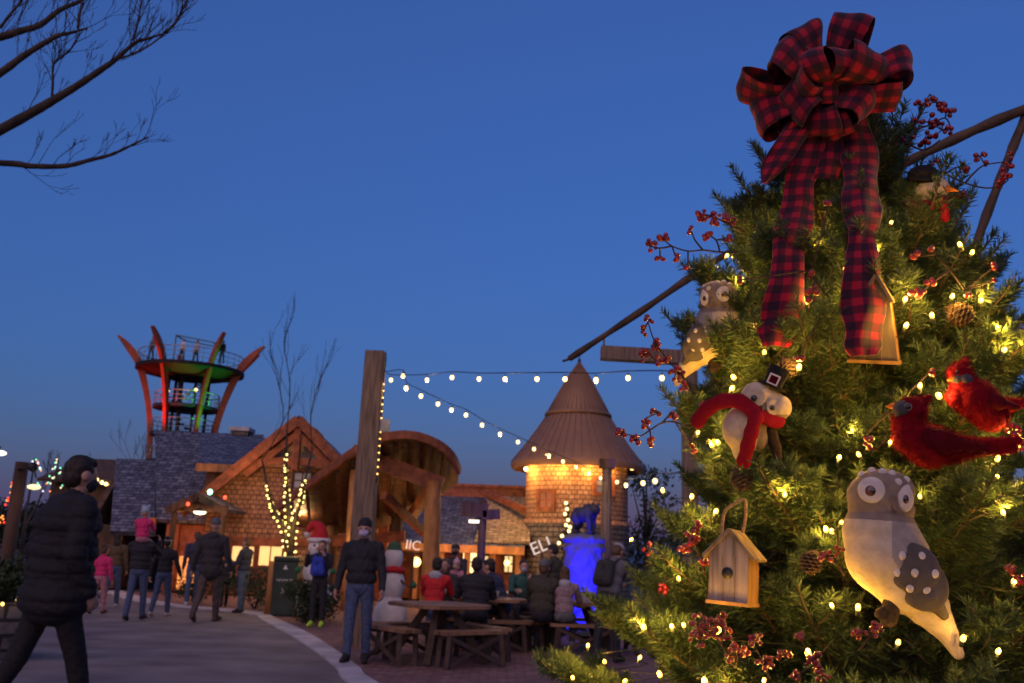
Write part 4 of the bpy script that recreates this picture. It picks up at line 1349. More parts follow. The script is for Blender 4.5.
def snowman(label, loc, H, hatkind, face, wid=.7):
    k = H / 1.6
    t = thing('snowman', label, 'snowman', loc); o = Vector(loc)
    R = Matrix.Rotation(math.radians(face), 3, 'Z')
    W = lambda x, y, z: o + R @ (Vector((x * wid, y * wid, z)) * k)
    s = lambda a, b_, c_: (a * k * wid, b_ * k * wid, c_ * k)
    blob('body', [('e', W(0, 0, .36), s(.37, .37, .36), None, 0), ('e', W(0, 0, .84), s(.28, .28, .27), None, 0), ('e', W(0, 0, 1.24), s(.205, .205, .205), None, 0)], .02, m_snow, t, False, 2)
    mb = MB()
    for sx in (-1, 1): mb.sphere(W(sx * .07, -.185, 1.28), .022 * k, 8)
    mb.build('eyes', m_coal, t)
    for z in (.95, .84, .73): mb = MB(); mb.sphere(W(0, -.275, z), .025 * k, 8); mb.build('button', m_coal, t)
    mb = MB(); mb.tube([W(0, -.19, 1.23), W(.02, -.36, 1.21)], [.03 * k, .004], 8); mb.build('nose', m_carrot, t)
    sc = MB(); ring = [W(.2 * math.cos(a), .2 * math.sin(a), 1.065 + .01 * math.sin(3 * a)) for a in [2 * PI * i / 24 for i in range(24)]]
    sc.tube(ring, .05 * k, 8, closed=True); sc.tube([W(.1, -.21, 1.05), W(.15, -.27, .9), W(.16, -.28, .72)], [.05 * k, .045 * k, .05 * k], 8)
    sc.build('scarf', RED if hatkind != 'santa' else cloth((.05, .14, .07)), t)
    if hatkind == 'santa':
        mb = MB(); mb.tube(spline([W(0, 0, 1.37), W(0, 0, 1.5), W(-.05, 0, 1.6), W(-.17, -.03, 1.62), W(-.24, -.05, 1.5)], 5), [.185 * k * (1 - .8 * i / 20) for i in range(21)], 14)
        ht = mb.build('hat', RED, t)
        mb = MB(); mb.tube([W(.19 * math.cos(a), .19 * math.sin(a), 1.37) for a in [2 * PI * i / 20 for i in range(20)]], .045 * k, 8, closed=True); mb.sphere(W(-.245, -.05, 1.46), .055 * k, 10); mb.build('trim', m_snow, ht)
    else:
        blob('hat', [('e', W(0, 0, 1.40), s(.15, .15, .09), None, 0), ('e', W(0, 0, 1.375), s(.185, .185, .025), None, 0)], .012, cloth((.05, .12, .06)), t, False, 1)
    for sx in (-1, 1):
        mb = MB(); mb.tube([W(sx * .24, -.05, .92), W(sx * .40, -.18, .82), W(sx * .36, -.33, .84)], [.02 * k, .016 * k, .012 * k], 7); mb.build('stick_arm', M['wood_dark'], t)
        blob('mitten', [('e', W(sx * .35, -.34, .85), s(.06, .07, .05), None, 0), ('c', W(sx * .33, -.34, .85), .02 * k, W(sx * .29, -.36, .9), .018 * k, 0)], .01, cloth((.03, .16, .06)), t, False, 1)
    return t


q = P(391, 600, 15.2); zt_ = P(391, 540, 15.2).z
snowman('white snowman with red scarf and flat green hat behind the nearest picnic table', (q.x, 15.2, 0), zt_ * 1.06, 'flat', 130)
q = P(314, 600, 19.2); zt_ = P(314, 527, 19.2).z
snowman('white snowman in red Santa hat behind the woman with the blue bag', (q.x, 19.2, 0), zt_ * 1.0, 'santa', 8, .86)

# ================================================================== bear on the blue rock
m_rock = mat('rough pale rock', (.12, .115, .125), .85, .1, 3, 1.0, 9, bdist=.05)
BY = 18.6
q = P(583, 585, BY)
rk = []
ra = random.Random(5)
for i in range(16):
    z = .12 + .95 * (i % 8) / 8
    rk.append(('e', Vector((q.x + ra.uniform(-.27, .27), BY + ra.uniform(-.25, .25), z)), (ra.uniform(.2, .3), ra.uniform(.2, .3), ra.uniform(.12, .22)), rotm('Z', ra.uniform(0, 90)), 0))
ztop = P(585, 533, BY).z
rk += [('e', Vector((q.x, BY, ztop - .13)), (.44, .34, .13), None, 0), ('e', Vector((q.x + .02, BY, ztop - .30)), (.43, .36, .16), None, 0), ('c', Vector((q.x, BY, .1)), .44, Vector((q.x, BY, ztop - .40)), .38, 0)]
rock = blob('rock_pedestal', rk, .03, m_rock, None, False, 1, None, lambda co, vm: .014 * np.sin(co[:, 0] * 23) * np.sin(co[:, 2] * 17 + co[:, 1] * 9))
tag(rock, 'tall rough rock pedestal lit vivid blue under the bear statue', 'rock')
m_bear = mat('dark bronze bear', (.035, .035, .045), .55, .3, 6, .6, 30)
B = Vector((q.x + .03, BY, ztop - .02))
BR_ = rotm('Z', -42)
def bw_(x, y, z): return B + BR_ @ Vector((x, y, z * 1.12))
bear = [('e', bw_(-.06, 0, .34), (.24, .15, .16), None, 0), ('e', bw_(-.18, 0, .34), (.15, .145, .155), None, 0), ('e', bw_(.10, 0, .36), (.16, .14, .16), None, 0), ('e', bw_(.06, 0, .47), (.12, .10, .08), None, 0),
        ('c', bw_(.15, 0, .40), .12, bw_(.26, -.03, .42), .10, 0), ('e', bw_(.27, -.05, .42), (.095, .10, .10), None, 0), ('c', bw_(.29, -.12, .39), .05, bw_(.31, -.20, .365), .036, 0), ('e', bw_(.31, -.225, .37), (.022, .018, .018), None, 0),
        ('e', bw_(.20, -.04, .53), (.03, .02, .035), None, 0), ('e', bw_(.33, -.02, .52), (.03, .02, .035), None, 0), ('e', bw_(-.33, .0, .38), (.03, .03, .03), None, 0)]
for x, y, k_ in ((.13, -.09, 0), (.10, .09, 0)):
    bear += [('c', bw_(x, y, .30), .075, bw_(x + .03, y, .15), .055, 0), ('c', bw_(x + .03, y, .15), .055, bw_(x + .02, y, .04), .05, 0), ('e', bw_(x + .05, y - .02, .03), (.075, .055, .035), None, 0)]
for x, y, k_ in ((-.20, -.09, 0), (-.24, .08, 0)):
    bear += [('c', bw_(x, y, .30), .10, bw_(x + .05, y, .18), .07, 0), ('c', bw_(x + .05, y, .18), .065, bw_(x - .03, y, .09), .045, 0), ('c', bw_(x - .03, y, .09), .045, bw_(x - .01, y, .04), .045, 0), ('e', bw_(x + .02, y - .01, .03), (.075, .05, .032), None, 0)]
bear = [(p[0], p[1], p[2], BR_, p[4]) if p[0] == 'e' else p for p in bear]
bo = blob('bear_statue', bear, .012, m_bear, None, False, 2)
tag(bo, 'dark bear statue standing on the blue lit rock before the round turret', 'statue')
fl = thing('flood_light', 'small black flood light on the paving before the blue rock', 'lamp', (q.x, BY - 1.15, 0))
mb = MB(); mb.box((q.x - .1, BY - 1.15, .1), (.3, .12, .2), rotm('X', -35)); mb.tube([(q.x - .1, BY - 1.15, 0), (q.x - .1, BY - 1.15, .1)], .02, 6); mb.build('housing', M['black'], fl)
lamp('blue_flood', (q.x - .25, BY - 1.9, .35), 1400, (.003, .003, 1.0), .08, 70, (q.x, BY, 1.0))
lamp('blue_flood', (q.x + .3, BY - 1.3, .5), 60, (.02, .005, 1.0), .06, 70, (q.x, BY, .9))
lamp('blue_flood', (q.x - .1, BY - 1.0, ztop + .0), 16, (.02, .05, 1.0), .05, 70, B + Vector((0, 0, .3)))

# ================================================================== litter bin, log bollard
q = G(284, 616); BYb = q.y
bn = thing('litter_bin', 'dark green litter bin with white lettering on the brick paving', 'bin', (q.x, BYb, 0))
m_bin = mat('dark green bin', (.022, .04, .032), .5, .25, 4, .1)
hb_ = P(284, 556, BYb).z
mb = MB(); w = .26
lo = [Vector((q.x + sx * w * .94, BYb + sy * w * .94, .03)) for sx, sy in ((-1, -1), (1, -1), (1, 1), (-1, 1))]
hi = [Vector((q.x + sx * w, BYb + sy * w, hb_ - .12)) for sx, sy in ((-1, -1), (1, -1), (1, 1), (-1, 1))]
mb.add(lo + hi, [[3, 2, 1, 0], [0, 1, 5, 4], [1, 2, 6, 5], [2, 3, 7, 6], [3, 0, 4, 7], [4, 5, 6, 7]])
mb.box((q.x, BYb, .015), (.44, .44, .03))
bd = mb.build('body', m_bin, bn); bv = bd.modifiers.new('b', 'BEVEL'); bv.width = .03; bv.segments = 3
mb = MB(); mb.box((q.x, BYb, hb_ - .06), (w * 2.08, w * 2.08, .115)); lid = mb.build('lid', m_bin, bn); bv = lid.modifiers.new('b', 'BEVEL'); bv.width = .03; bv.segments = 3
mb = MB(); mb.box((q.x, BYb - w * 1.04 - .004, hb_ - .06), (.32, .012, .05)); mb.build('slot', m_coal, lid)
m_wl = mat('white lettering', (.6, .6, .58), .6, .1, 10, 0)
mb = MB()
cx = [(-.17 + .34 * i / 40) for i in range(41)]
mb.tube([(q.x + x_ + .012 * math.sin(i * 1.9), BYb - w - .004, hb_ * .60 + .022 * math.sin(i * 1.45) + .012 * math.sin(i * .7) + .03 * (x_ + .05)) for i, x_ in enumerate(cx)], .0055, 5)
mb.build('lettering', m_wl, bd)
mb = MB(); mb.poly([(q.x - .05, BYb - w - .004, hb_ * .78), (q.x + .05, BYb - w - .004, hb_ * .78), (q.x, BYb - w - .004, hb_ * .86)]); mb.box((q.x - .02, BYb - w * .975 - .004, hb_ * .42), (.05, .004, .10)); mb.build('emblem', m_wl, bd)
lb = thing('log_bollard', 'leaning honey coloured log stump against the green bin', 'bollard', (q.x - .38, BYb + .05, 0))
mb = MB(); a0 = G(268, 615.5); a0.y = BYb; a1 = P(274, 561, BYb)
mb.tube([Vector((a0.x, BYb, 0)), a0.lerp(a1, .5) + Vector((.01, 0, 0)), a1], [.11, .10, .095], 12); mb.build('log', M['wood_orange'], lb)

# signpost in the plaza
SY = 22.0; q = P(479, 600, SY)
st = thing('signpost', 'brown wooden signpost with two carved boards and a small lamp before the cafe', 'signpost', (q.x, SY, 0))
mb = MB(); mb.tube([(q.x, SY, 0), (q.x, SY, P(479, 500, SY).z)], .10, 10); mb.build('shaft', M['wood_dark'], st)
for (pa, pb, hgt_) in (((461, 509), (488, 511), .34), ((482, 515), (500, 514), .24)):
    a_, b_ = P(pa[0], pa[1], SY - .14), P(pb[0], pb[1], SY - .14)
    mb = MB(); mb.beam(a_, b_, .05, hgt_)
    o = mb.build('board', M['wood_dark'], st); bv = o.modifiers.new('b', 'BEVEL'); bv.width = .02; bv.segments = 2
mb = MB(); q2 = P(474, 521.5, SY - .3); mb.box(q2, (.24, .12, .07)); o = mb.build('lamp_head', emis('sign lamp', (1, .88, .6), 2 * LS), st)
mb = MB(); mb.tube([q2 + Vector((0, 0, .05)), Vector((q.x, SY, q2.z + .12))], .02, 6); mb.build('lamp_arm', M['black'], st)
q = P(452, 560, 20.5)
# ================================================================== far left clutter
wp_ = P(18, 490, 13.0)
o = thing('wooden_pole', 'plain brown pole behind the striding man at the left edge', 'post', (wp_.x, 13, 0))
mb = MB(); mb.tube([(wp_.x, 13, gz(wp_.x, 13) - .05), (wp_.x, 13, P(19, 462, 13).z)], .09, 10); mb.build('shaft', M['wood_dark'], o)
mb = MB(); mb.tube([(wp_.x, 12.9, P(19, 470, 13).z), P(34, 466, 12.9), P(36, 478, 12.9)], .012, 5); q = P(33, 467, 12.9); mb.sphere(q, .07, 10); mb.build('bracket', M['black'], o)
mb = MB(); mb.sphere(P(34, 487, 12.8), .075, 10, scale=(1.3, 1, .5)); mb.build('lamp_head', emis('pole lamp', (1, .75, .35), 1.6 * LS), o)
o = thing('street_lamp', 'white glowing street lamp cut off by the left edge', 'street lamp', (P(-3, 460, 20).x, 20, 0))
lp = P(-1, 453, 20)
mb = MB(); mb.tube([(lp.x - .3, 20, 0), (lp.x - .3, 20, lp.z + .15), lp + Vector((0, 0, .1))], .05, 8); mb.build('pole', M['black'], o)
mb = MB(); mb.sphere(lp, .12, 10, scale=(1.4, 1, .5)); mb.build('lamp_head', emis('street lamp head', (1, .9, .7), 2.5 * LS), o)


def lit_cone(label, px, py_top, py_bot, Y, r, cols, n, name='light_cone_tree'):
    q = P(px, py_bot, Y); zt = P(px, py_top, Y).z; z0 = max(.2, q.z)
    t = thing(name, label, 'light tree', (q.x, Y, 0), 'coloured light trees at the far left')
    mb = MB(); mb.tube([(q.x, Y, 0), (q.x, Y, zt)], [.05, .02], 6); mb.build('mast', M['black'], t)
    for ci, cc in enumerate(cols):
        pl_ = []; r_ = random.Random(px + ci)
        for k in range(n):
            f = (k + r_.random()) / n; a = r_.uniform(0, 2 * PI); rr = r * (1 - f) + .03
            pl_.append(Vector((q.x + rr * math.cos(a), Y + rr * math.sin(a), lerp(z0, zt, f))))
        copies('bulb', emis('light %d' % ci, cc, 2 * LS), .022, pl_, t)


lit_cone('narrow tree of red and orange lights left of the brown pole', 10, 462, 524, 19, .16, ((1, .05, .02), (1, .3, .05)), 26)
lit_cone('slim tree of multicoloured lights right of the brown pole', 30, 458, 490, 24, .45, ((.2, 1, .4), (1, .25, .1), (.9, .9, 1)), 9)
lit_cone('small tree of green and white lights nearest the dark shed', 54, 458, 488, 25, .2, ((.25, 1, .5), (1, .8, .5)), 9)
# planter with light string
q = P(8, 575, 10.5)
pl = thing('planter', 'stone planter with clipped shrub and gold lights at the left edge', 'planter', (q.x - .25, 10.6, gz(q.x, 10.6)))
g0 = gz(q.x, 10.6)
mb = MB(); mb.lathe([(.50, g0 - .02), (.56, g0 + .3), (.60, g0 + .62), (.52, g0 + .62), (.50, g0 + .55)], (q.x - .25, 10.6, 0), 20); mb.build('tub', M['stone'], pl)
copies('bulb', M['bulb_gold'], .02, [Vector((q.x - .25 + .62 * math.cos(a), 10.6 + .62 * math.sin(a), g0 + .62 + .03 * math.sin(a * 8.0))) for a in [PI * .9 + k * .24 for k in range(18)]], pl)
# dark shed with lights at far left
b = Bd(P(85, 545, 34.0), 0)
sh = thing('garden_shed', 'dark wooden shed with string bulbs under its roof left of the lodge', 'shed', b.o)
x0, z1 = b.hit(52, 477); x1, _ = b.hit(111, 483)
mb = MB(); b.box(mb, x0, x1, 0, 4, 0, z1 - .1); mb.build('wall', M['wood_dark'], sh)
mb = MB(); mb.slab([b.p(x0 - .3, -.5, z1 - .1), b.p(x1 + .3, -.5, z1 - .1), b.p(x1 + .1, 2, z1 + .9), b.p(x0 + .1, 2, z1 + .9)], .1); mb.slab([b.p(x0 - .3, 4.5, z1 - .1), b.p(x1 + .3, 4.5, z1 - .1), b.p(x1 + .1, 2, z1 + .9), b.p(x0 + .1, 2, z1 + .9)], .1); mb.build('roof', M['wood_dark'], sh)
for px, py in ((97, 480), (102, 482.5), (106, 484), (110, 485.5), (91, 478.5), (85, 477.5)):
    o = MB(); o.sphere(P(px, py, 33.3), .07, 8); o.build('bulb', M['bulb_warm'], sh)
mb = MB(); mb.tube([P(85, 476.6, 33.3), P(97, 479, 33.3), P(110, 484.6, 33.3)], .02, 4); mb.build('cable', M['wire'], sh)

# ================================================================== bare trees
m_bark = mat('dark bark', (.055, .040, .032), .9, .35, 15, .6, 60, stretch=(1, 1, .3))


def grow(mb, p, d, ln, r, depth, ra, up=.15, spread=.55, n=6, minr=.004):
    pts = [p]; rr = [r]; k = 4
    for i in range(k):
        d = (d + Vector((ra.gauss(0, .12), ra.gauss(0, .12), ra.gauss(0, .08) + up * .3))).normalized()
        p = p + d * ln / k; pts.append(p); rr.append(max(minr, r * (1 - .5 * (i + 1) / k)))
    mb.tube(pts, rr, n if depth > 1 else 4, caps=False)
    if depth <= 0: return
    for j in range(ra.choice((2, 3, 3))):
        i = ra.choice((2, 3, 4, 4)); a = ra.uniform(0, 2 * PI); u, w = frame_of(d)
        nd = (d + (u * math.cos(a) + w * math.sin(a)) * ra.uniform(.35, 1) * spread + Vector((0, 0, up))).normalized()
        grow(mb, pts[i], nd, ln * ra.uniform(.55, .8), rr[i] * .65, depth - 1, ra, up, spread, n, minr)


def bare_tree(label, px, Y, H, depth, seed, spread=.5, r=.09, stems=1, group=None, minr=.008):
    q = P(px, 545, Y); ra = random.Random(seed)
    t = thing('bare_tree', label, 'tree', (q.x, Y, 0), group)
    mb = MB(); mb.tube([(q.x, Y, -.05), (q.x + .02, Y, H * .2), (q.x, Y, H * .32)], [r * 1.2, r, r * .85], 8); mb.build('trunk', m_bark, t)
    mb = MB()
    for s in range(stems):
        a = 2 * PI * s / stems + .4
        grow(mb, Vector((q.x, Y, H * .3)), Vector((math.cos(a) * .25 * (stems > 1), math.sin(a) * .2, 1)).normalized(), H * .32, r * .75, depth, ra, .25, spread, 6, minr)
    mb.build('branches', m_bark, t)


bare_tree('small faint bare tree behind the dark shed', 110, 48, P(112, 438, 48).z, 4, 3, .6, .1)
bare_tree('bare tree at the left edge behind the street lamp', 22, 45, P(22, 425, 45).z * .8, 4, 8, .6, .12)
bare_tree('faint bare tree between the shed and the light trees', 62, 52, P(64, 452, 52).z * .9, 4, 21, .6, .1)
# light wrapped tree before the gabled house
LY = 20.5
q = P(289, 560, LY)
t = thing('bare_tree', 'bare tree with stems wrapped in gold lights before the gabled house', 'tree', (q.x, LY, 0))
stems = []
for (pts) in (((288, 600), (289, 560), (284, 530), (273, 508), (268, 490), (262, 460)), ((289, 600), (290, 560), (289, 520), (287, 490), (286, 465), (287, 430)), ((290, 600), (291, 560), (293, 530), (301, 500), (304, 485), (312, 450))):
    stems.append(spline([Vector(P(a_, b_, LY + .15 * (i % 2))) for i, (a_, b_) in enumerate(pts)], 6))
for s in stems: s[0].z = 0
mb = MB()
for s in stems: mb.tube(s, [lerp(.08, .018, i / len(s)) for i in range(len(s))], 8)
mb.build('trunk', m_bark, t)
mb = MB(); ra = random.Random(4)
for i, s in enumerate(stems):
    tops = (((283, 420), (276, 375), (268, 350)), ((290, 385), (284, 345), (287, 330)), ((311, 415), (318, 385), (326, 365)))[i]
    cur = s[-1]
    pts = [s[-1]] + [P(a_, b_, LY + .2) for a_, b_ in tops]
    sp_ = spline(pts, 4); mb.tube(sp_, [lerp(.015, .004, k / len(sp_)) for k in range(len(sp_))], 6)
    for k in range(2, len(sp_) - 1, 1):
        for _ in range(1):
            d = (sp_[k + 1] - sp_[k]).normalized() + Vector((ra.uniform(-.6, .6), ra.uniform(-.6, .6), .35))
            grow(mb, sp_[k], d.normalized(), ra.uniform(.4, .9), .006, 1, ra, .3, .4, 4, .003)
mb.build('branches', m_bark, t)
lamp('tree_glow', P(289, 525, LY - .5), 40, (1, .66, .18), .3)
ls_ = thing('string_light', 'gold fairy lights wound around the bare tree before the gabled house', 'string light', (q.x, LY, 0), None)
mb = MB(); bl = []; ra = random.Random(9)
for s in stems:
    m_ = len(s); path = []
    tot = 31 if s is not stems[1] else 36
    for k in range(tot * 4):
        f = k / (tot * 4) * (m_ - 8) * .93 + 5; i = int(f); qq = s[i].lerp(s[i + 1], f - i); a_ = k * .8
        pp_ = qq + Vector((math.cos(a_) * .085, math.sin(a_) * .085, 0)); path.append(pp_)
        if k % 4 == 0: bl.append(pp_ + Vector((ra.uniform(-.02, .02), -.02, ra.uniform(-.03, .03))))
    mb.tube(path, .006, 4)
mb.build('cable', M['wire'], ls_)
b0 = None
for qq in bl:
    if b0 is None: o = MB(); o.sphere((0, 0, 0), .024, 6); b0 = o.build('bulb', emis('gold tree bulb', (1, .72, .2), 4 * LS), ls_, True); b0.location = qq - ls_.location
    else: c = b0.copy(); COL.objects.link(c); c.location = qq - ls_.location


# near tree whose branches reach in at the top left
NT = 6.0
t = thing('bare_tree', 'large dark bare tree whose branches reach in at the top left', 'tree', (P(-420, 300, NT).x, NT, 0))
bx = P(-420, 300, NT).x
ra = random.Random(12)
tr = spline([Vector((bx, NT, -.05)), Vector((bx + .05, NT, 1.2)), P(-400, 420, NT), P(-380, 200, NT), P(-370, 50, NT), P(-350, -160, NT)], 5)
mb = MB(); mb.tube(tr, [lerp(.17, .07, i / len(tr)) for i in range(len(tr))], 12); mb.build('trunk', m_bark, t)
mb = MB()
BR = (((-390, 300), (-200, 205), (-60, 160), (0, 130), (40, 108), (57, 98), (80, 84), (105, 67), (115, 60), (135, 43), (150, 38), (165, 33)),
      ((-385, 250), (-150, 160), (0, 163), (30, 166), (65, 166), (90, 160), (110, 155), (130, 146), (148, 137)),
      ((-380, 200), (-150, 130), (-40, 95), (0, 73), (25, 55), (55, 37), (70, 33), (88, 28)),
      ((-375, 140), (-150, 80), (-40, 45), (0, 37), (20, 31), (40, 25), (60, 10), (82, 0), (100, -14), (130, -40)),
      ((165, 33), (176, 22), (182, 10), (190, -6), (200, -25)), ((115, 60), (130, 55), (150, 45), (165, 33)), ((133, 40), (138, 22), (142, 0), (150, -20)),
      ((52, 98), (53, 80), (54, 64), (70, 50), (80, 34)), ((78, 28), (80, 14), (84, -5)), ((0, 28), (12, 12), (22, 0), (30, -20)))
sub = []
for i, br in enumerate(BR):
    dy = (0, .3, -.3, .15, 0, 0, 0, 0, -.3, .15)[i]
    s = spline([P(a_, b_, NT + dy) for a_, b_ in br], 5)
    r0_ = (.030, .020, .026, .026, .011, .009, .009, .010, .011, .012)[i] * (1.6 if i < 4 else 1)
    r1_ = .005
    rad = [max(.0035, lerp(r0_, r1_, k / len(s))) + .0012 * math.sin(k * 2.3) for k in range(len(s))]
    mb.tube(s, rad, 8)
    st_ = int(len(s) * (.3 if i < 4 else .2))
    for k in range(st_, len(s) - 1, 2 if i < 4 else 1):
        if ra.random() < .8:
            d = (s[k + 1] - s[k]).normalized() * .7 + Vector((ra.uniform(-.5, .5), ra.uniform(-.7, .7), ra.uniform(-.15, 1.0)))
            grow(mb, s[k], d.normalized(), ra.uniform(.09, .26), .0035, 2, ra, .2, .6, 4, .0016)
mb.build('branches', m_bark, t)

# ================================================================== shrubs and woods
m_leaf = mat('shrub leaves', (.045, .07, .028), .7, .5, 3, 0, spec=.25)
m_leafd = mat('evergreen leaves', (.03, .05, .025), .7, .5, 3, 0, spec=.25)


def leaf_cloud(name, parent, blobs, n, size, m, seed, flat=None):
    """many small leaf faces through the volume of several ellipsoids"""
    r = np.random.RandomState(seed); V = []; 
    w = np.array([b_[1][0] * b_[1][1] * b_[1][2] for b_ in blobs]); w = w / w.sum()
    for (c_, s_), k in zip(blobs, (w * n).astype(int) + 1):
        d = r.normal(size=(k, 3)); d /= np.linalg.norm(d, axis=1)[:, None]
        rad = r.uniform(.15, 1, k) ** .45
        p = np.array(c_) + d * rad[:, None] * np.array(s_)
        u = r.normal(size=(k, 3)); u /= np.linalg.norm(u, axis=1)[:, None]
        w_ = np.cross(u, r.normal(size=(k, 3))); w_ /= np.linalg.norm(w_, axis=1)[:, None]
        sz = size * r.uniform(.5, 1.4, k)[:, None]
        V.append(np.stack([p - u * sz, p + w_ * sz * .45, p + u * sz, p - w_ * sz * .45], 1).reshape(-1, 3))
    V = np.concatenate(V); nf = len(V) // 4
    me = bpy.data.meshes.new(name)
    me.vertices.add(len(V)); me.vertices.foreach_set('co', V.ravel())
    me.loops.add(nf * 4); me.loops.foreach_set('vertex_index', np.arange(nf * 4))
    me.polygons.add(nf); me.polygons.foreach_set('loop_start', np.arange(nf) * 4)
    me.update(); me.validate()
    return link(name, me, parent, m)


def shrub(label, px, py_base, Y, w, h, n, seed, m=None, group=None):
    q = P(px, py_base, Y); ra = random.Random(seed)
    t = thing('shrub', label, 'shrub', (q.x, Y, gz(q.x, Y)), group)
    bl = []
    for i in range(7): bl.append(((q.x + ra.uniform(-.7, .7) * w * .5, Y + ra.uniform(-.2, .2), gz(q.x, Y) + h * ra.uniform(.25, .8)), (w * .28, w * .25, h * .24)))
    leaf_cloud('foliage', t, bl, n, .035, m or m_leaf, seed)
    mb = MB()
    for i in range(7): mb.tube([Vector((q.x, Y, gz(q.x, Y))), Vector(bl[i][0])], [.015, .006], 5)
    mb.build('stems', m_bark, t)


shrub('low green shrub against the gabled house behind the man in navy', 256, 590, 22, 1.5, 1.0, 2600, 1)
shrub('low green shrub between the gold lit tree and the Santa hatted snowman', 309, 590, 18.4, 1.0, .95, 3400, 2)
shrub('pale grassy clump on the path edge left of the lodge door', 196, 590, 23, 1.0, .7, 1200, 3)
shrub('clipped shrub growing in the stone planter at the left edge', -12, 545, 10.6, 1.0, 1.15, 5000, 5)


def conif(label, px, Y, H, R_, n, seed, group=None, name='conifer'):
    q = P(px, 545, Y); ra = random.Random(seed)
    t = thing(name, label, 'tree', (q.x, Y, 0), group)
    bl = []
    for i in range(46):
        f = (i / 46) ** .8; z = H * (.08 + .9 * f); r = R_ * (1 - f) ** .9; a = ra.uniform(0, 2 * PI)
        bl.append(((q.x + math.cos(a) * r * .6, Y + math.sin(a) * r * .6, z), (max(.06, r * .5), max(.06, r * .5), H * .035)))
    leaf_cloud('crown', t, bl, n, .05 * max(.6, R_), m_leafd, seed)
    mb = MB(); mb.tube([(q.x, Y, 0), (q.x, Y, H)], [.07, .01], 6); mb.build('trunk', m_bark, t)
    return t, q


t, q = conif('small conifer with gold lights between the letters and the bear', 567, 22.5, P(567, 503, 22.5).z, .52, 3500, 6)
ls2 = thing('string_light', 'gold lights winding down the small conifer left of the bear', 'string light', (q.x, 22.5, 0))
pts = [(566, 503), (567, 509), (565, 514), (568, 520), (566, 525), (569, 531), (570, 527), (562, 536), (559, 543), (567, 537), (556, 550)]
b0 = None
path = [P(a_, b_, 21.95) for a_, b_ in pts]
mb = MB(); mb.tube(path, .008, 4); mb.build('cable', M['wire'], ls2)
for qq in path:
    if b0 is None: o = MB(); o.sphere((0, 0, 0), .042, 8); b0 = o.build('bulb', emis('gold conifer bulb', (1, .74, .25), 4 * LS), ls2, True); b0.location = qq - ls2.location
    else: c = b0.copy(); COL.objects.link(c); c.location = qq - ls2.location
for i, (px, Y, top, lab) in enumerate(((646, 38, 462, 'leafy tree right of the round turret'), (668, 40, 480, 'dark tree just left of the Christmas tree branches'), (330, 60, 470, 'dark tree behind the pavilion'))):
    if i >= 1: continue
    q = P(px, 545, Y); zt = P(px, top, Y).z
    t = thing('leafy_tree', lab, 'tree', (q.x, Y, 0))
    ra = random.Random(i + 30); bl = [((q.x + ra.uniform(-.8, .8), Y + ra.uniform(-.5, .5), zt * ra.uniform(.45, .92)), (.7, .7, .5)) for _ in range(9)]
    leaf_cloud('crown', t, bl, 900, .10, m_leafd, 40 + i)
    mb = MB(); mb.tube([(q.x, Y, 0), (q.x, Y, zt * .85)], [.12, .03], 7)
    for c_, s_ in bl: mb.tube([Vector((q.x, Y, zt * .4)), Vector(c_)], [.05, .015], 5)
    mb.build('trunk', m_bark, t)
# far wood closing the horizon
bl = []; ra = random.Random(77)
for i in range(150):
    x = -150 + i * 2.2; bl.append(((x + ra.uniform(-1, 1), 130 + ra.uniform(-8, 8), ra.uniform(1.5, 4.5)), (3.2, 3, ra.uniform(2, 4))))
w_ = leaf_cloud('far_woods', None, bl, 42000, .42, m_leafd, 99)
tag(w_, 'far dark line of woods behind the buildings', None, None, 'stuff')
# ================================================================== the Christmas tree
TYD = 1.95
ax = Vector((P(860, 480, TYD).x, TYD, 0))
_zz = [P(850, y, TYD).z for y in (100, 150, 200, 300, 470, 555, 640, 760)]
_rr = [.04, .135, .225, .345, .415, .435, .585, .70]
Z0 = .42
_zt = np.array([Z0, .75] + _zz[::-1]); _rt = np.array([.74, .74] + _rr[::-1])


def tr_r(z): return float(np.interp(z, _zt, _rt))


def hit(px, py, k=1.0):
    """where the sight line first meets the crown's surface (scaled by k)"""
    d = ray(px, py); best = (9, None)
    for i in range(420):
        Y = 1.0 + i * .0035
        q = CAM + d * (Y / d.y)
        rr = math.hypot(q.x - ax.x, q.y - ax.y) - tr_r(q.z) * k
        if rr < best[0]: best = (rr, q)
        if rr < 0: return q
    return best[1]


xmas = thing('christmas_tree', 'big fir Christmas tree hung with owls, berries and gold lights at the right', 'Christmas tree', (ax.x, ax.y, 0))
mb = MB(); mb.tube([(ax.x, ax.y, -.02), (ax.x, ax.y, 1.0), (ax.x, ax.y, 1.8), (ax.x, ax.y, _zz[0] - .03)], [.06, .045, .025, .008], 12)
mb.build('trunk', m_bark, xmas)
clear = []          # (centre, radius) hollows in which ornaments hang


def needle_mat():
    m, nt, b = newmat('fir needles'); L = nt.links
    at = N(nt, 'ShaderNodeAttribute'); at.attribute_name = 'tint'
    rp = N(nt, 'ShaderNodeValToRGB')
    e = rp.color_ramp.elements
    e[0].position = 0; e[0].color = (.030, .052, .024, 1); e[1].position = 1; e[1].color = (.09, .14, .05, 1)
    x = e.new(.5); x.color = (.046, .086, .036, 1)
    L.new(at.outputs['Fac'], rp.inputs[0]); L.new(rp.outputs[0], b.inputs['Base Color'])
    b.inputs['Roughness'].default_value = .5; b.inputs['Specular IOR Level'].default_value = .35
    tr = N(nt, 'ShaderNodeBsdfTranslucent'); L.new(rp.outputs[0], tr.inputs['Color'])
    mx = N(nt, 'ShaderNodeMixShader'); mx.inputs[0].default_value = .35
    L.new(b.outputs[0], mx.inputs[1]); L.new(tr.outputs[0], mx.inputs[2])
    L.new(mx.outputs[0], nt.nodes['Material Output'].inputs['Surface'])
    return m


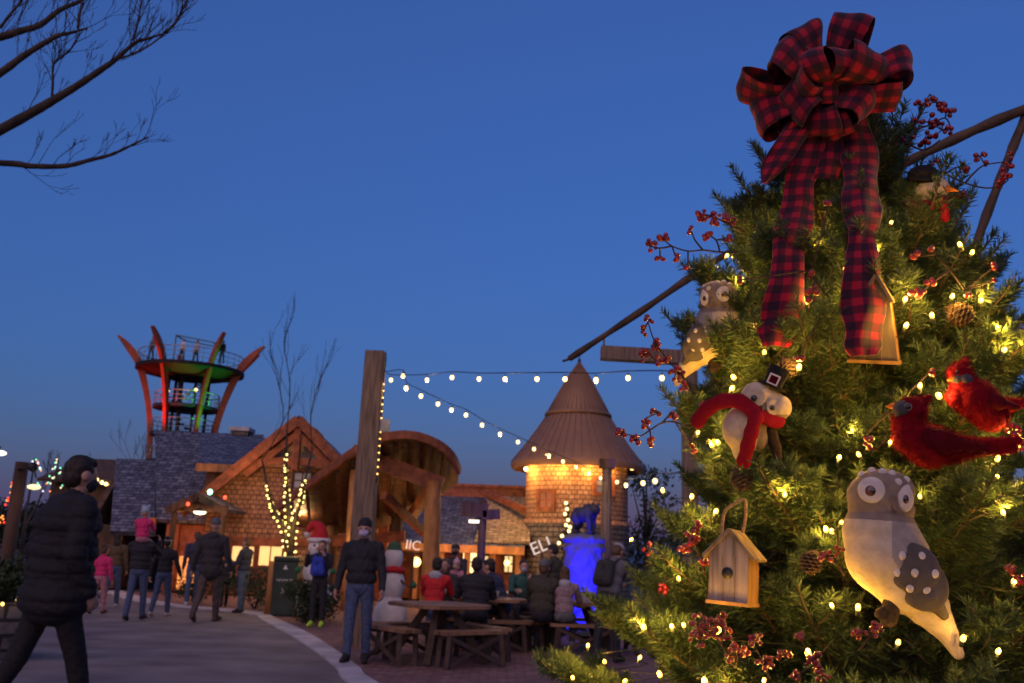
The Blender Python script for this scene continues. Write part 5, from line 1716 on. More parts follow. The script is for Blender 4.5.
m_needle = needle_mat()
m_twig = mat('fir twig bark', (.075, .05, .03), .9, .3, 40, .3)


def build_crown():
    ra = random.Random(21)
    twigs = []      # p0, p1, bend, tint
    bars = MB()
    nb = 262
    top = _zz[0]
    for i in range(nb):
        f = i / nb
        zb = Z0 + (top - Z0 - .04) * (f ** .92)           # where it leaves the trunk
        if zb < 1.0 and i % 2: continue
        az = i * 2.39996 + ra.uniform(-.25, .25)
        elev = lerp(8, 44, f ** 1.3) + ra.uniform(-8, 10)
        e = math.radians(elev)
        rd = Vector((math.cos(az), math.sin(az), 0))
        # length so that the tip reaches the outline at its own height
        Ln = .2
        for _ in range(12):
            zt = zb + Ln * math.sin(e); Ln = max(.09, tr_r(min(zt, top)) / math.cos(e))
        Ln *= ra.uniform(.80, 1.05)
        base = Vector((ax.x, ax.y, zb)); side = rd.cross(Vector((0, 0, 1)))
        swirl = ra.uniform(-.12, .12)
        pts = []
        for k in range(9):
            t = k / 8
            pts.append(base + rd * Ln * math.cos(e) * t + side * Ln * swirl * t * t + Vector((0, 0, Ln * (math.sin(e) * t + .16 * t * t - .16 * t - .06 * math.sin(PI * t)))))
        bars.tube(pts, [lerp(.008, .002, k / 8) for k in range(9)], 5, caps=False)
        tint = ra.uniform(.15, .85)

        def at(t):
            x = t * 8; j = min(7, int(x)); return pts[j].lerp(pts[j + 1], x - j), (pts[j + 1] - pts[j]).normalized()
        n = max(4, int(Ln / .0172))
        for k in range(n):
            t = lerp(.16, .97, (k + ra.uniform(0, .8)) / n)
            p, d = at(t)
            for s in (-1, 1):
                if ra.random() < .1: continue
                sd = d.cross(Vector((0, 0, 1))).normalized() * s
                dr = (d * .75 + sd * .75 + Vector((0, 0, ra.uniform(-.15, .45)))).normalized()
                ln = min(.17, Ln * .42) * (1.08 - .62 * t) * ra.uniform(.7, 1.15)
                twigs.append((p, p + dr * ln, Vector((0, 0, ln * ra.uniform(.0, .22))), min(1, max(0, tint + ra.uniform(-.2, .25) + .25 * (t - .5)))))
                if ln > .065:
                    for q in (.45, .7):
                        p2 = p + dr * ln * q
                        for s2 in (-1, 1):
                            if ra.random() < .15: continue
                            d2 = (dr * .8 + dr.cross(Vector((0, 0, 1))).normalized() * s2 * .7 + Vector((0, 0, ra.uniform(0, .4)))).normalized()
                            twigs.append((p2, p2 + d2 * ln * ra.uniform(.35, .5), Vector((0, 0, .008)), min(1, max(0, tint + ra.uniform(-.15, .3)))))
        for t0, t1 in ((.15, .45), (.45, .75), (.75, 1.0)):
            p, _ = at(t0); p2, _ = at(t1); twigs.append((p, p2, Vector((0, 0, 0)), tint))
        p, d = at(1.0); twigs.append((p, p + d * .07, Vector((0, 0, .01)), min(1, tint + .2)))
    for (p0, p1, bd, _) in twigs:
        if (p1 - p0).length > .045: bars.tube([p0, p0.lerp(p1, .5) - bd * .1, p1 + bd], [.0022, .0018, .0012], 4, caps=False)
    bars.build('branches', m_twig, xmas)
    # needles
    r = np.random.RandomState(3)
    p0 = np.array([t[0] for t in twigs]); p1 = np.array([t[1] for t in twigs]); bd = np.array([t[2] for t in twigs]); ti = np.array([t[3] for t in twigs])
    ln = np.linalg.norm(p1 - p0, axis=1)
    dens = np.where(p1[:, 2] < .98, 400, 1500)
    cnt = np.maximum(6, (ln * dens)).astype(int)
    idx = np.repeat(np.arange(len(twigs)), cnt)
    n = len(idx)
    t = r.uniform(0.02, 1.0, n)
    a0 = p0[idx]; a1 = p1[idx]
    d = (a1 - a0) / ln[idx][:, None]
    pos = a0 + (a1 - a0) * t[:, None] + bd[idx] * (t ** 2)[:, None]
    u = np.cross(d, np.array([0, 0, 1.0])); u /= np.maximum(1e-6, np.linalg.norm(u, axis=1))[:, None]
    w = np.cross(u, d)
    ph = r.uniform(0, 2 * PI, n)
    # brush shaped, thinner underneath
    ph = np.where((np.sin(ph) < -.3) & (r.uniform(size=n) < .6), -ph, ph)
    rad = u * np.cos(ph)[:, None] + w * np.sin(ph)[:, None]
    fw = r.uniform(.45, .95, n) + .5 * (t > .93)
    nd = rad * .9 + d * fw[:, None] + r.normal(scale=.10, size=(n, 3)); nd /= np.linalg.norm(nd, axis=1)[:, None]
    L = r.uniform(.017, .029, n) * (1 - .25 * (t > .9))
    sd = np.cross(nd, r.normal(size=(n, 3))); sd /= np.linalg.norm(sd, axis=1)[:, None]
    wd = .00100
    A = pos + sd * wd; B = pos - sd * wd; T = pos + nd * L[:, None]
    M1 = pos + nd * (L * .55)[:, None]
    keep = np.ones(n, bool)
    for c, rr in clear:
        c = np.array(c); o = c - np.array([ax.x, ax.y, c[2] - .05]); o /= np.linalg.norm(o)
        tt = np.clip((T - c) @ o, 0, .35)
        dist = np.linalg.norm(T - (c + tt[:, None] * o), axis=1)
        keep &= dist > rr
    A, B, T, M1, sdk, idk = A[keep], B[keep], T[keep], M1[keep], sd[keep], idx[keep]
    n = len(A)
    V = np.stack([A, B, M1 - sdk * wd, T, M1 + sdk * wd], 1).reshape(-1, 3)
    me = bpy.data.meshes.new('needles')
    me.vertices.add(n * 5); me.vertices.foreach_set('co', V.ravel())
    me.loops.add(n * 5); me.loops.foreach_set('vertex_index', np.arange(n * 5))
    me.polygons.add(n); me.polygons.foreach_set('loop_start', np.arange(n) * 5)
    me.update()
    tn = np.clip(ti[idk] + r.normal(scale=.16, size=n), 0, 1)
    at_ = me.attributes.new('tint', 'FLOAT', 'FACE'); at_.data.foreach_set('value', tn.astype(np.float32))
    link('needles', me, xmas, m_needle)
    print('NEEDLES', n)


# ------------------------------------------------------------------ ornaments (laid out in their own upright frames)
class Orn:
    def __init__(self, name, label, cat, px, py, k=1.06, D=None, group=None, hollow=None):
        q = hit(px, py, k) if D is None else P(px, py, D)
        self.c = q; self.cx = px; self.cy = py
        self.u = (q - CAM).dot(FWD) / FPX
        self.root = thing(name, label, cat, q, group)
        zv = (CAM - q).normalized(); yv = (UPV - zv * UPV.dot(zv)).normalized(); xv = yv.cross(zv)
        Mx = Matrix((xv, yv, zv)).transposed().to_4x4(); Mx.translation = q
        self.root.matrix_basis = Mx
        if hollow: clear.append((q, hollow * self.u))

    def L(self, px, py, dz=0): return Vector(((px - self.cx) * self.u, -(py - self.cy) * self.u, dz * self.u))

    def e(self, px, py, dz, rx, ry, rz, rot=0, mi=0, M=None):
        return ('e', self.L(px, py, dz), (rx * self.u, ry * self.u, rz * self.u), M if M is not None else (rotm('Z', rot) if rot else None), mi)

    def c_(self, a, ra_, b, rb, mi=0): return ('c', self.L(*a), ra_ * self.u, self.L(*b), rb * self.u, mi)

    def surf(self, prims, px, py):
        """dz (px) at which the sight line meets the blob"""
        for i in range(160):
            dz = 80 - i
            q = self.L(px, py, dz); best = 9
            for p in prims:
                if p[0] == 'c':
                    a, b = p[1], p[3]; ab = b - a; t = min(1, max(0, (q - a).dot(ab) / max(1e-9, ab.dot(ab)))); d = (q - a - ab * t).length - (p[2] + (p[4] - p[2]) * t)
                else:
                    v = q - p[1]
                    if p[3] is not None: v = p[3].transposed() @ v
                    d = Vector((v.x / p[2][0], v.y / p[2][1], v.z / p[2][2])).length - 1
                best = min(best, d)
            if best < 0: return dz
        return 0

    def blob(self, name, prims, vox, mats, parent=None, smooth=2, matfn=None, disp=None):
        return blob(name, prims, vox * self.u, mats, parent or self.root, True, smooth, matfn, disp)

    def part(self, mb, name, m, parent=None): return mb.build(name, m, parent or self.root, True)


def felt(name, col, var=.12): return mat(name, col, .95, var, 60, .7, 420, spec=.1, bdist=.0016)


m_cream = felt('cream felt', (.46, .385, .27)); m_taupe = felt('taupe felt', (.20, .16, .13)); m_wing = felt('dark grey felt', (.085, .075, .07)); m_white = felt('white felt', (.50, .47, .43)); m_ltan = felt('pale grey felt', (.28, .245, .215))
m_amber = mat('brown glass eye', (.11, .045, .02), .15, .2, 100, 0, spec=.7)
m_gl = mat('black glass eye', (.01, .01, .01), .1, .1, 10, 0, spec=.8)
m_beak = felt('beak felt', (.16, .12, .09)); m_fur = mat('brown plush', (.028, .017, .012), 1, .4, 150, 1, 600, bdist=.003)
m_red = felt('red felt', (.15, .002, .008)); m_redk = felt('red knit', (.20, .006, .016)); m_face = felt('slate felt', (.05, .055, .07)); m_orange = felt('orange felt', (.5, .16, .03)); m_blackf = felt('black felt', (.015, .015, .016))
m_darkred = felt('dark red felt', (.08, .003, .008))


def fuzz(prims_obj, n, ln, m, seed, parent, keepfn=None):
    """short fibres standing off a felt skin"""
    me = prims_obj.data; r = np.random.RandomState(seed)
    nv = len(me.vertices); co = np.empty(nv * 3); me.vertices.foreach_get('co', co); co = co.reshape(-1, 3); nr = np.empty(nv * 3); me.vertices.foreach_get('normal', nr); nr = nr.reshape(-1, 3)
    i = r.randint(0, nv, n); p = co[i]; d = nr[i] + r.normal(scale=.7, size=(n, 3)); d /= np.linalg.norm(d, axis=1)[:, None]
    s = np.cross(d, r.normal(size=(n, 3))); s /= np.linalg.norm(s, axis=1)[:, None]
    l = ln * r.uniform(.4, 1.3, n)[:, None]
    V = np.stack([p - s * ln * .05, p + s * ln * .05, p + d * l], 1).reshape(-1, 3)
    f = bpy.data.meshes.new('fuzz'); f.vertices.add(n * 3); f.vertices.foreach_set('co', V.ravel()); f.loops.add(n * 3); f.loops.foreach_set('vertex_index', np.arange(n * 3)); f.polygons.add(n); f.polygons.foreach_set('loop_start', np.arange(n) * 3); f.update()
    return link('fuzz', f, parent, m, True)


def owl(label, px, py, s, flip, k, hollow, vox=1.6, D=None):
    """felt owl; (px,py) is the middle of the body, laid out for the large owl at (895,560)"""
    o = Orn('owl_ornament', label, 'owl ornament', px, py, k, D, 'felt owl ornaments', hollow)
    fx = -1 if flip else 1
    X = lambda x, y, z=0: (px + fx * (x - 895) * s, py + (y - 560) * s, z * s)
    E = lambda x, y, z, a, b, c, rot=0, mi=0: o.e(*X(x, y, z), a * s, b * s, c * s, rot * fx, mi)
    C = lambda a, ra_, b, rb, mi=0: o.c_(X(*a), ra_ * s, X(*b), rb * s, mi)
    body = [E(881, 498, 4, 34, 29, 32), E(885, 488, 6, 31, 21, 29), E(882, 509, 2, 34, 20, 32), C((881, 536, 0), 38.5, (888, 558, 0), 43), C((888, 558, 0), 43, (908, 583, -2), 35), C((908, 583, -2), 35, (927, 606, -6), 22), C((927, 606, -6), 22, (946, 632, -10), 11), C((946, 632, -10), 11, (956, 651, -12), 6)]

    def cols(fc, fm):
        x = 895 + fx * fc[:, 0] / o.u / s; y = 560 - fc[:, 1] / o.u / s; z = fc[:, 2] / o.u / s
        line = np.where(y < 560, 893, 893 + (y - 560) * .66)
        cream = (y > 523) & (x < line) & (z > -22)
        return np.where(cream, 0, np.where(y > 612, 3, np.where(y < 523, 1, 2)))
    bo = o.blob('body', body, vox, [m_cream, m_taupe, m_ltan, m_cream], None, 2, cols)
    fuzz(bo, int(5200 * min(1, s * 1.2)), .0035 * max(.6, s), m_ltan, 5, bo)
    rim = []
    for (ex, ey, a, b, rot) in ((873, 492, 13, 14, 0), (906, 498, 8.5, 14, -12)):
        dz = o.surf(body, *X(ex, ey)[:2])
        ang = math.atan2((ex - 880), 36) * fx
        Mr = Matrix.Rotation(ang * .9, 3, 'Y')
        o.blob('eye_disc', [('e', o.L(*X(ex, ey)[:2], dz - 0 * s), (a * s * o.u * 1.08, b * s * o.u, 4.5 * s * o.u), Mr, 0)], max(.55, .8 * s), m_white, bo, 1)
        mb = MB(); mb.sphere(o.L(*X(ex + (0 if ex < 890 else -1), ey + 1)[:2], dz + 2.2 * s), 6.6 * s * o.u, 14, scale=(1 if ex < 890 else .7, 1, .6)); ey_ = o.part(mb, 'eye', m_amber, bo)
        mb = MB(); mb.sphere(o.L(*X(ex + (1 if ex < 890 else 0), ey + 1)[:2], dz + 4.8 * s), 3.2 * s * o.u, 12, scale=(1 if ex < 890 else .7, 1, .55)); o.part(mb, 'pupil', m_gl, bo)
    dz = o.surf(body, *X(894, 506)[:2])
    o.blob('beak', [C((893, 499, dz / s - 1), 4.5, (897, 511, dz / s + 3), 2.2)], .7, m_beak, bo, 1)
    for (ex, ey, rr) in ((863, 475, 4.5), (873, 471, 5), (884, 472, 5), (893, 473, 4.5), (899, 482, 4.5), (907, 478, 4), (908, 486, 3)):
        dz = o.surf(body, *X(ex, ey)[:2]); mb = MB(); mb.sphere(o.L(*X(ex, ey)[:2], dz - .5 * s), rr * s * o.u, 10, scale=(1, 1, .6)); o.part(mb, 'felt_dot', m_white, bo)
    wd_ = [o.surf(body, *X(a_, b_)[:2]) / s for a_, b_ in ((912, 568), (926, 592), (941, 612))]
    wprims = [o.e(*X(912, 568, wd_[0] - 3), 27 * s, 25 * s, 9 * s, -25 * fx), o.e(*X(920, 582, wd_[1] - 2), 25 * s, 30 * s, 9.5 * s, 32 * fx), C((928, 594, wd_[1] - 2), 11, (942, 613, wd_[2] - 1), 5)]
    wg = o.blob('wing', wprims, max(.9, vox * .7), m_wing, None, 2)
    fuzz(wg, int(1500 * min(1, s)), .003 * max(.6, s), m_wing, 8, wg)
    for (ex, ey) in ((902.6, 557), (921, 556), (897.5, 574), (914.5, 573), (933, 572), (910, 588.6), (925.5, 589)):
        dz = max(o.surf(wprims, *X(ex, ey)[:2]), o.surf(body, *X(ex, ey)[:2])); mb = MB(); mb.sphere(o.L(*X(ex, ey)[:2], dz - .2 * s), 4.3 * s * o.u, 12, scale=(.9, 1.1, .55)); o.part(mb, 'felt_dot', m_white, wg)
    ft = o.blob('foot', [C((893, 606, 12), 9, (890, 622, 14), 9), C((900, 604, 10), 7, (882, 618, 16), 6)], 1.2, m_fur, None, 1)
    return o


owl('large cream and grey felt owl with spotted wing at the front right of the tree', 894, 558, .94, False, 1.10, 56, vox=1.15)
owl('small pale felt owl half hidden by fir sprigs at the upper left of the tree', 711, 333, .56, True, .95, 6, vox=.9)


# owl with scarf and top hat
o = Orn('owl_ornament', 'felt owl in black top hat and trailing red scarf at the left of the tree', 'owl ornament', 752, 425, 1.08, None, 'felt owl ornaments', 40)
hd = [o.e(764, 402, 5, 22, 16, 17, -22), o.e(757, 397, 8, 16, 15, 17), o.e(776, 407, 8, 14, 13, 14)]
body = hd + [o.e(744, 428, 0, 21, 24, 20, -10), o.c_((743, 435, 0), 19, (743, 452, -2), 10), o.e(758, 430, -3, 14, 20, 16)]
def cols(fc, fm):
    x = 752 + fc[:, 0] / o.u; return np.where(x > 757, np.where(425 - fc[:, 1] / o.u < 414, 0, 1), 0)
bo = o.blob('body', body, 1.0, [m_cream, m_taupe], None, 2, cols); fuzz(bo, 2200, .003, m_ltan, 6, bo)
for ex, ey, rr in ((755.5, 398, 10), (773, 407, 8.5)):
    dz = o.surf(body, ex, ey); o.blob('face_disc', [('e', o.L(ex, ey, dz - .3), (rr * o.u, rr * .95 * o.u, 1.0 * o.u), rotm('Y', -18 if ex < 760 else 22), 0)], .6, m_cream, bo, 1)
for ex, ey, rr in ((754, 399, 2.6), (771, 408, 2.4)):
    dz = o.surf(body, ex, ey) + .6; mb = MB(); mb.sphere(o.L(ex, ey, dz), rr * 1.25 * o.u, 12); o.part(mb, 'eye', m_gl, bo)
dz = o.surf(body, 764, 407) + 1; mb = MB(); mb.tube([o.L(763, 404, dz - 1), o.L(762, 411, dz + 4)], [3 * o.u, .5 * o.u], 8); o.part(mb, 'beak', m_beak, bo)
hat = MB(); Mh = rotm('Z', -24); hc_ = o.L(770.5, 387, 8)
LM = Mh @ rotm('X', -90) @ rotm('X', 10)
hat.lathe([(.5, 0), (15, 0), (15, 1.6), (10.5, 2), (9.5, 3), (10.3, 20), (9.8, 21), (.5, 21)], (0, 0, 0), 24)
hat.v = [tuple(hc_ + Mh @ Vector((x * o.u, z * o.u, -y * o.u))) for x, y, z in hat.v]
ht = o.part(hat, 'top_hat', m_blackf, bo)
bk = MB(); cbk = hc_ + Mh @ Vector((-1 * o.u, 7 * o.u, 10.4 * o.u))
for (x, y, w, h) in ((-4.6, 0, 1.6, 10.5), (4.6, 0, 1.6, 10.5), (0, 4.6, 7.6, 1.6), (0, -4.6, 7.6, 1.6)): bk.box(cbk + Mh @ Vector((x * o.u, y * o.u, 0)), (w * o.u, h * o.u, 1.4 * o.u), Mh)
bb_ = o.part(bk, 'buckle', mat('silver buckle', (.55, .53, .52), .3, .1, 20, 0, metal=.6), ht)
bk = MB(); bk.box(cbk - Vector((0, 0, .5 * o.u)), (7.4 * o.u, 7.4 * o.u, .8 * o.u), Mh); o.part(bk, 'buckle_inset', m_darkred, bb_)
sc = []
def flat_run(pts, w, z):
    ps = spline([Vector((x, y, zz)) for x, y, zz in pts], 9)
    for i in range(len(ps) - 1):
        m_ = (ps[i] + ps[i + 1]) / 2; t = ps[i + 1] - ps[i]; a_ = math.degrees(math.atan2(-t.y, t.x))
        ww = w + .5 * math.sin(i * .8)
        sc.append(o.e(m_.x, m_.y, m_.z, max(6, t.length * 2.2), ww, 3.6, a_))
flat_run(((698, 424, 6), (708, 411, 12), (724, 402, 18), (742, 403, 22), (758, 415, 23), (778, 421, 13)), 7.5, 0)
flat_run(((756, 415, 25), (752, 430, 25), (748, 445, 21), (744, 462, 15)), 7, 0)
sc.append(o.c_((742, 402, 20), 6, (748, 396, 0), 6))
so = o.blob('scarf', sc, .95, m_redk, None, 2); fuzz(so, 1600, .003, m_redk, 7, so)
wi = o.blob('wing', [o.c_((769, 430, 4), 7, (775, 448, 0), 5.5), o.c_((775, 448, 0), 5.5, (778, 467, -2), 3)], .9, m_fur, None, 1)


# bird with black cap at the top right
o = Orn('bird_ornament', 'cream felt bird with black cap and red scarf at the tree top', 'bird ornament', 928, 200, .86, None, None, 10)
body = [o.e(931, 190, 0, 17, 14, 15), o.e(925, 216, -2, 19, 24, 17), o.e(918, 235, -4, 12, 16, 12)]
bo = o.blob('body', body, 1.0, [m_cream], None, 2); fuzz(bo, 1500, .003, m_cream, 12, bo)
o.blob('cap', [o.e(923, 174, 0, 14, 9, 14), o.e(924, 180, 0, 17, 4, 17, -8)], .9, m_blackf, bo, 1)
mb = MB(); mb.tube([o.L(944, 190, 8), o.L(955, 193, 10)], [3.5 * o.u, .6 * o.u], 8); o.part(mb, 'beak', m_orange, bo)
mb = MB(); mb.sphere(o.L(937, 186, o.surf(body, 937, 186)), 2.2 * o.u, 10); o.part(mb, 'eye', m_gl, bo)
o.blob('scarf', [o.c_((914, 204, 12), 5.5, (928, 206, 16), 6), o.c_((928, 206, 16), 6, (942, 202, 8), 6), o.c_((940, 203, 12), 5.5, (943, 218, 10), 5), o.c_((914, 204, 12), 5, (910, 198, -4), 6)], .9, m_redk, bo, 2)


def feather_fuzz(ob, n, seed, m, ln=.0075): return fuzz(ob, int(n * 1.7), ln, m, seed, ob)


# cardinals
o = Orn('cardinal_ornament', 'plump red felt cardinal facing left above the large owl', 'bird ornament', 930, 436, 1.10, None, 'red cardinal ornaments', 34)
body = [o.e(914, 411, 4, 15, 14, 13), o.c_((919, 405, 3), 9, (930, 396, 0), 2), o.c_((910, 422, 2), 15, (914, 438, 4), 18), o.c_((914, 438, 4), 18, (930, 446, 2), 22), o.c_((930, 446, 2), 22, (952, 447, -2), 15), o.c_((952, 447, -2), 14, (980, 445, -10), 8), o.c_((975, 443, -8), 7, (1008, 437, -16), 4), o.c_((975, 447, -8), 7, (1004, 446, -16), 4)]
bo = o.blob('body', body, 1.0, [m_red], None, 2); feather_fuzz(bo, 4200, 3, m_red)
wg = o.blob('wing', [o.e(940, 441, 20, 20, 12, 6, -8), o.c_((950, 443, 17), 8, (978, 446, 4), 4)], .9, m_darkred, None, 2); feather_fuzz(wg, 1200, 4, m_darkred)
fa = o.blob('face_mask', [o.e(906, 410, 8, 11, 9, 10), o.e(904, 417, 6, 7, 6, 8)], .9, m_face, bo, 1)
mb = MB(); mb.tube([o.L(899, 408, 9), o.L(894, 407.5, 9), o.L(889, 408, 9)], [4.2 * o.u, 2.8 * o.u, .4 * o.u], 10); o.part(mb, 'beak', m_orange, bo)
mb = MB(); mb.sphere(o.L(910, 408, 17.5), 2.6 * o.u, 12); e_ = o.part(mb, 'eye', m_gl, bo)
mb = MB(); mb.tube([o.L(910 + 3.4 * math.cos(a), 408 + 3.4 * math.sin(a), 16.8) for a in [2 * PI * i / 14 for i in range(14)]], .6 * o.u, 5, closed=True); o.part(mb, 'eye_ring', mat('grey ring', (.2, .2, .22), .5, .1, 10, 0), bo)
o = Orn('cardinal_ornament', 'second red felt cardinal tucked behind a sprig at the right edge of the tree', 'bird ornament', 975, 395, 1.05, None, 'red cardinal ornaments', 26)
body = [o.e(962, 374, 4, 12, 11, 11), o.c_((963, 368, 4), 8, (968, 359, 2), 2), o.c_((966, 385, 4), 13, (976, 399, 2), 20), o.c_((976, 399, 2), 20, (988, 414, -4), 17), o.c_((988, 408, -4), 12, (1014, 402, -12), 5), o.c_((960, 398, 8), 10, (968, 404, 6), 10)]
bo = o.blob('body', body, 1.0, [m_red], None, 2); feather_fuzz(bo, 3000, 9, m_red)
o.blob('face_mask', [o.e(967, 380, 12, 7, 6, 6), o.e(960, 380, 12, 6, 5, 5)], .9, m_face, bo, 1)
mb = MB(); mb.tube([o.L(957, 379, 13), o.L(950, 381, 15)], [3.4 * o.u, .4 * o.u], 8); o.part(mb, 'beak', m_orange, bo)
mb = MB(); mb.sphere(o.L(959, 373, 14.5), 2.0 * o.u, 10); o.part(mb, 'eye', m_gl, bo)
wg = o.blob('wing', [o.e(990, 400, 12, 14, 9, 7, -20), o.c_((996, 402, 8), 6, (1012, 406, 0), 3)], .9, m_darkred, None, 2)

# ------------------------------------------------------------------ bird houses
m_wash = mat('whitewashed board', (.30, .25, .21), .9, .45, 70, .8, 120, stretch=(1, .06, 1), bdist=.003, col2=(.055, .04, .03))
m_bare = mat('bare pine board', (.26, .14, .045), .8, .3, 40, .5, 120, stretch=(1, .15, 1), bdist=.002)
m_bark2 = mat('old roof board', (.22, .16, .10), .85, .4, 40, .6, 120, stretch=(1, .2, 1), bdist=.002)
m_twine = mat('jute twine', (.34, .22, .10), .95, .3, 200, .6, 600, bdist=.001)


def birdhouse(label, px, py, w, hw, hp, dep, yaw, roll, k, hollow, twine=True, frm=m_wash, over=9, D=None, tops=0):
    o = Orn('birdhouse', label, 'birdhouse', px, py, k, D, 'little wooden birdhouses', hollow)
    R = rotm('Z', roll) @ rotm('Y', yaw); u = o.u
    Q = lambda x, y, z: R @ (Vector((x, y, z)) * u)
    tw = tops or w
    f = [(-w / 2, -hw / 2), (w / 2, -hw / 2), (tw / 2, hw / 2), (0, hw / 2 + hp), (-tw / 2, hw / 2)]
    mb = MB(); mb.prism([Q(x, y, dep / 2) for x, y in f], R @ Vector((0, 0, -dep * u)), 0)
    # front face whitewashed, sides bare
    for i, fa_ in enumerate(mb.f):
        c = sum((Vector(mb.v[j]) for j in fa_), Vector()) / len(fa_); mb.mi[i] = 0 if (R.transposed() @ c).z > dep * u * .49 else 1
    bx_ = o.part(mb, 'box', [frm, m_bare])
    mb = MB(); mb.tube([Q(-1, 4, dep / 2 - 2), Q(-1, 4, dep / 2 + .35)], 5.6 * u, 18); o.part(mb, 'entrance_hole', m_coal, bx_)
    for x in (-w * .17, w * .17):
        mb = MB(); mb.box(Q(x, -2, dep / 2 + .1), (.7 * u, hw * .95 * u, .4 * u), R); o.part(mb, 'board_gap', m_bark2, bx_)
    mb = MB(); mb.box(Q(0, -hw / 2 - 1.5, 1), (w * 1.06 * u, 3.4 * u, (dep + 5) * u), R); o.part(mb, 'floor_board', m_bare)
    for s in (-1, 1):
        a = Q(0, hw / 2 + hp + 2.2, 0); t_ = Vector((s * tw / 2, -hp, 0)).normalized()
        b_ = Q(s * (tw / 2) + t_.x * over, hw / 2 + 2.2 + t_.y * over, 0)
        mb = MB(); mb.beam(a, b_, (dep + 10) * u, 3.0 * u, up=R @ Vector((0, 1, 0))); o.part(mb, 'roof_board', m_bark2)
    if twine:
        pts = spline([Q(-14, hw / 2 + 14, 0), Q(-12, hw / 2 + 40, 2), Q(0, hw / 2 + 51, 3), Q(9, hw / 2 + 54, 2), Q(9, hw / 2 + 34, 0), Q(7, hw / 2 + hp + 1, 0)], 6)
        mb = MB(); mb.tube(pts, 1.7 * u, 7); o.part(mb, 'twine_loop', m_twine)
    return o


m_oldw = mat('old grey board', (.11, .085, .065), .9, .4, 40, .6, 120, stretch=(1, .12, 1), bdist=.002)
birdhouse('whitewashed birdhouse hanging by a twine loop at the lower left of the tree', 734, 578, 39, 46, 21, 42, -15, -2, 1.08, 38)
birdhouse('tall tapered grey birdhouse partly hidden behind the right ribbon tail', 876, 330, 45, 60, 22, 30, -6, -2, .90, 22, False, m_oldw, over=5, tops=26)

# ------------------------------------------------------------------ pine cones
m_cone = mat('pine cone scales', (.07, .042, .026), .8, .4, 90, .5, 300, bdist=.001)


def pinecone(label, px, py, r, k, tilt):
    o = Orn('pine_cone', label, 'pine cone', px, py, k, None, 'brown pine cones on the tree', r * 1.0)
    mb = MB(); n = 74; u = o.u; R = rotm('Z', tilt)
    for i in range(n):
        f = i / n; y = (f - .5) * 2.1 * r; rr = r * math.sin(PI * (.08 + .88 * f)) ** .7; a = i * 2.39996
        rd = Vector((math.cos(a), 0, math.sin(a))); sd = Vector((-math.sin(a), 0, math.cos(a)))
        c0 = rd * rr * .35 + Vector((0, y, 0)); tip = rd * rr + Vector((0, y - r * .18, 0)); w = r * .26
        vs = [c0 - sd * w * .4, c0 + sd * w * .4, tip + sd * w, tip + rd * w * .35 - Vector((0, .06 * r, 0)), tip - sd * w]
        lo_ = [v - Vector((0, r * .09, 0)) for v in vs]
        mb.add([R @ (v * u) for v in vs + lo_], [[0, 1, 2, 3, 4], [9, 8, 7, 6, 5], [2, 1, 6, 7], [3, 2, 7, 8], [4, 3, 8, 9], [0, 4, 9, 5]])
    mb.sphere((0, 0, 0), r * .5 * u, 10, scale=(1, 1.9, 1), M=R)
    o.part(mb, 'scales', m_cone)


pinecone('brown pine cone just below the owl in the top hat', 742, 475, 12, 1.06, 10)
pinecone('pine cone beside the gold lights high on the right of the tree', 957, 313, 12, .97, 60)
pinecone('shadowy pine cone right of the whitewashed birdhouse', 812, 560, 11, 1.02, -20)
pinecone('pine cone under the left ribbon tail', 786, 366, 10, 1.0, 30)

# ------------------------------------------------------------------ berry sprays
m_berry = mat('glossy red berry', (.24, .006, .012), .32, .35, 50, .15, 90, spec=.5, coat=.2, bdist=.001)
m_stem = mat('dark berry stem', (.05, .025, .02), .8, .3, 60, .3)
_berry = []


def spray(label, stems, clusters, k, rb=3.4, seed=0, D=None):
    px, py = stems[0][0][:2]
    q0 = hit(px, py, k) if D is None else P(px, py, D)
    t = thing('berry_spray', label, 'berry spray', q0, 'red berry sprays in the tree')
    D0 = q0.y; u = (q0 - CAM).dot(FWD) / FPX; ra = random.Random(seed)
    mb = MB(); ends = []
    for st in stems:
        pts = spline([P(p[0], p[1], D0 + (p[2] if len(p) > 2 else 0) - .02) for p in st], 4)
        mb.tube(pts, [lerp(1.1, .6, i / len(pts)) * u for i in range(len(pts))], 5)
    n = 0
    allp = [s_ for st in stems for s_ in st]
    for (cx, cy, rx, ry, m_) in clusters:
        for _ in range(m_):
            if n > 92: break
            a = ra.uniform(0, 2 * PI); rr = math.sqrt(ra.random())
            bx_, by_ = cx + rx * rr * math.cos(a), cy + ry * rr * math.sin(a)
            q = P(bx_, by_, D0 - .02 + ra.uniform(-1, 1) * min(rx, ry) * u)
            near = min(allp, key=lambda s_: (s_[0] - bx_) ** 2 + (s_[1] - by_) ** 2)
            if len(clusters) and ra.random() < .8:
                mb.tube([P(cx, cy, D0 - .02), q], [.7 * u, .5 * u], 4)
            r_ = rb * .86 * u * ra.uniform(.7, 1.15)
            if not _berry:
                o = MB(); o.sphere((0, 0, 0), .006, 12, scale=(1, 1, .94)); b_ = o.build('berry', m_berry, t, True); _berry.append(b_)
            else:
                b_ = _berry[0].copy(); COL.objects.link(b_); b_.parent = t; b_.matrix_parent_inverse = Matrix.Identity(4)
            b_.location = q - q0; b_.scale = (r_ / .006,) * 3; b_.rotation_euler = (ra.uniform(0, 3), ra.uniform(0, 3), 0)
            n += 1
        best = min(allp, key=lambda s_: (s_[0] - cx) ** 2 + (s_[1] - cy) ** 2)
        mb.tube([P(best[0], best[1], D0 - .02), P(cx, cy, D0 - .02)], .8 * u, 4)
    mb.build('stem', m_stem, t)


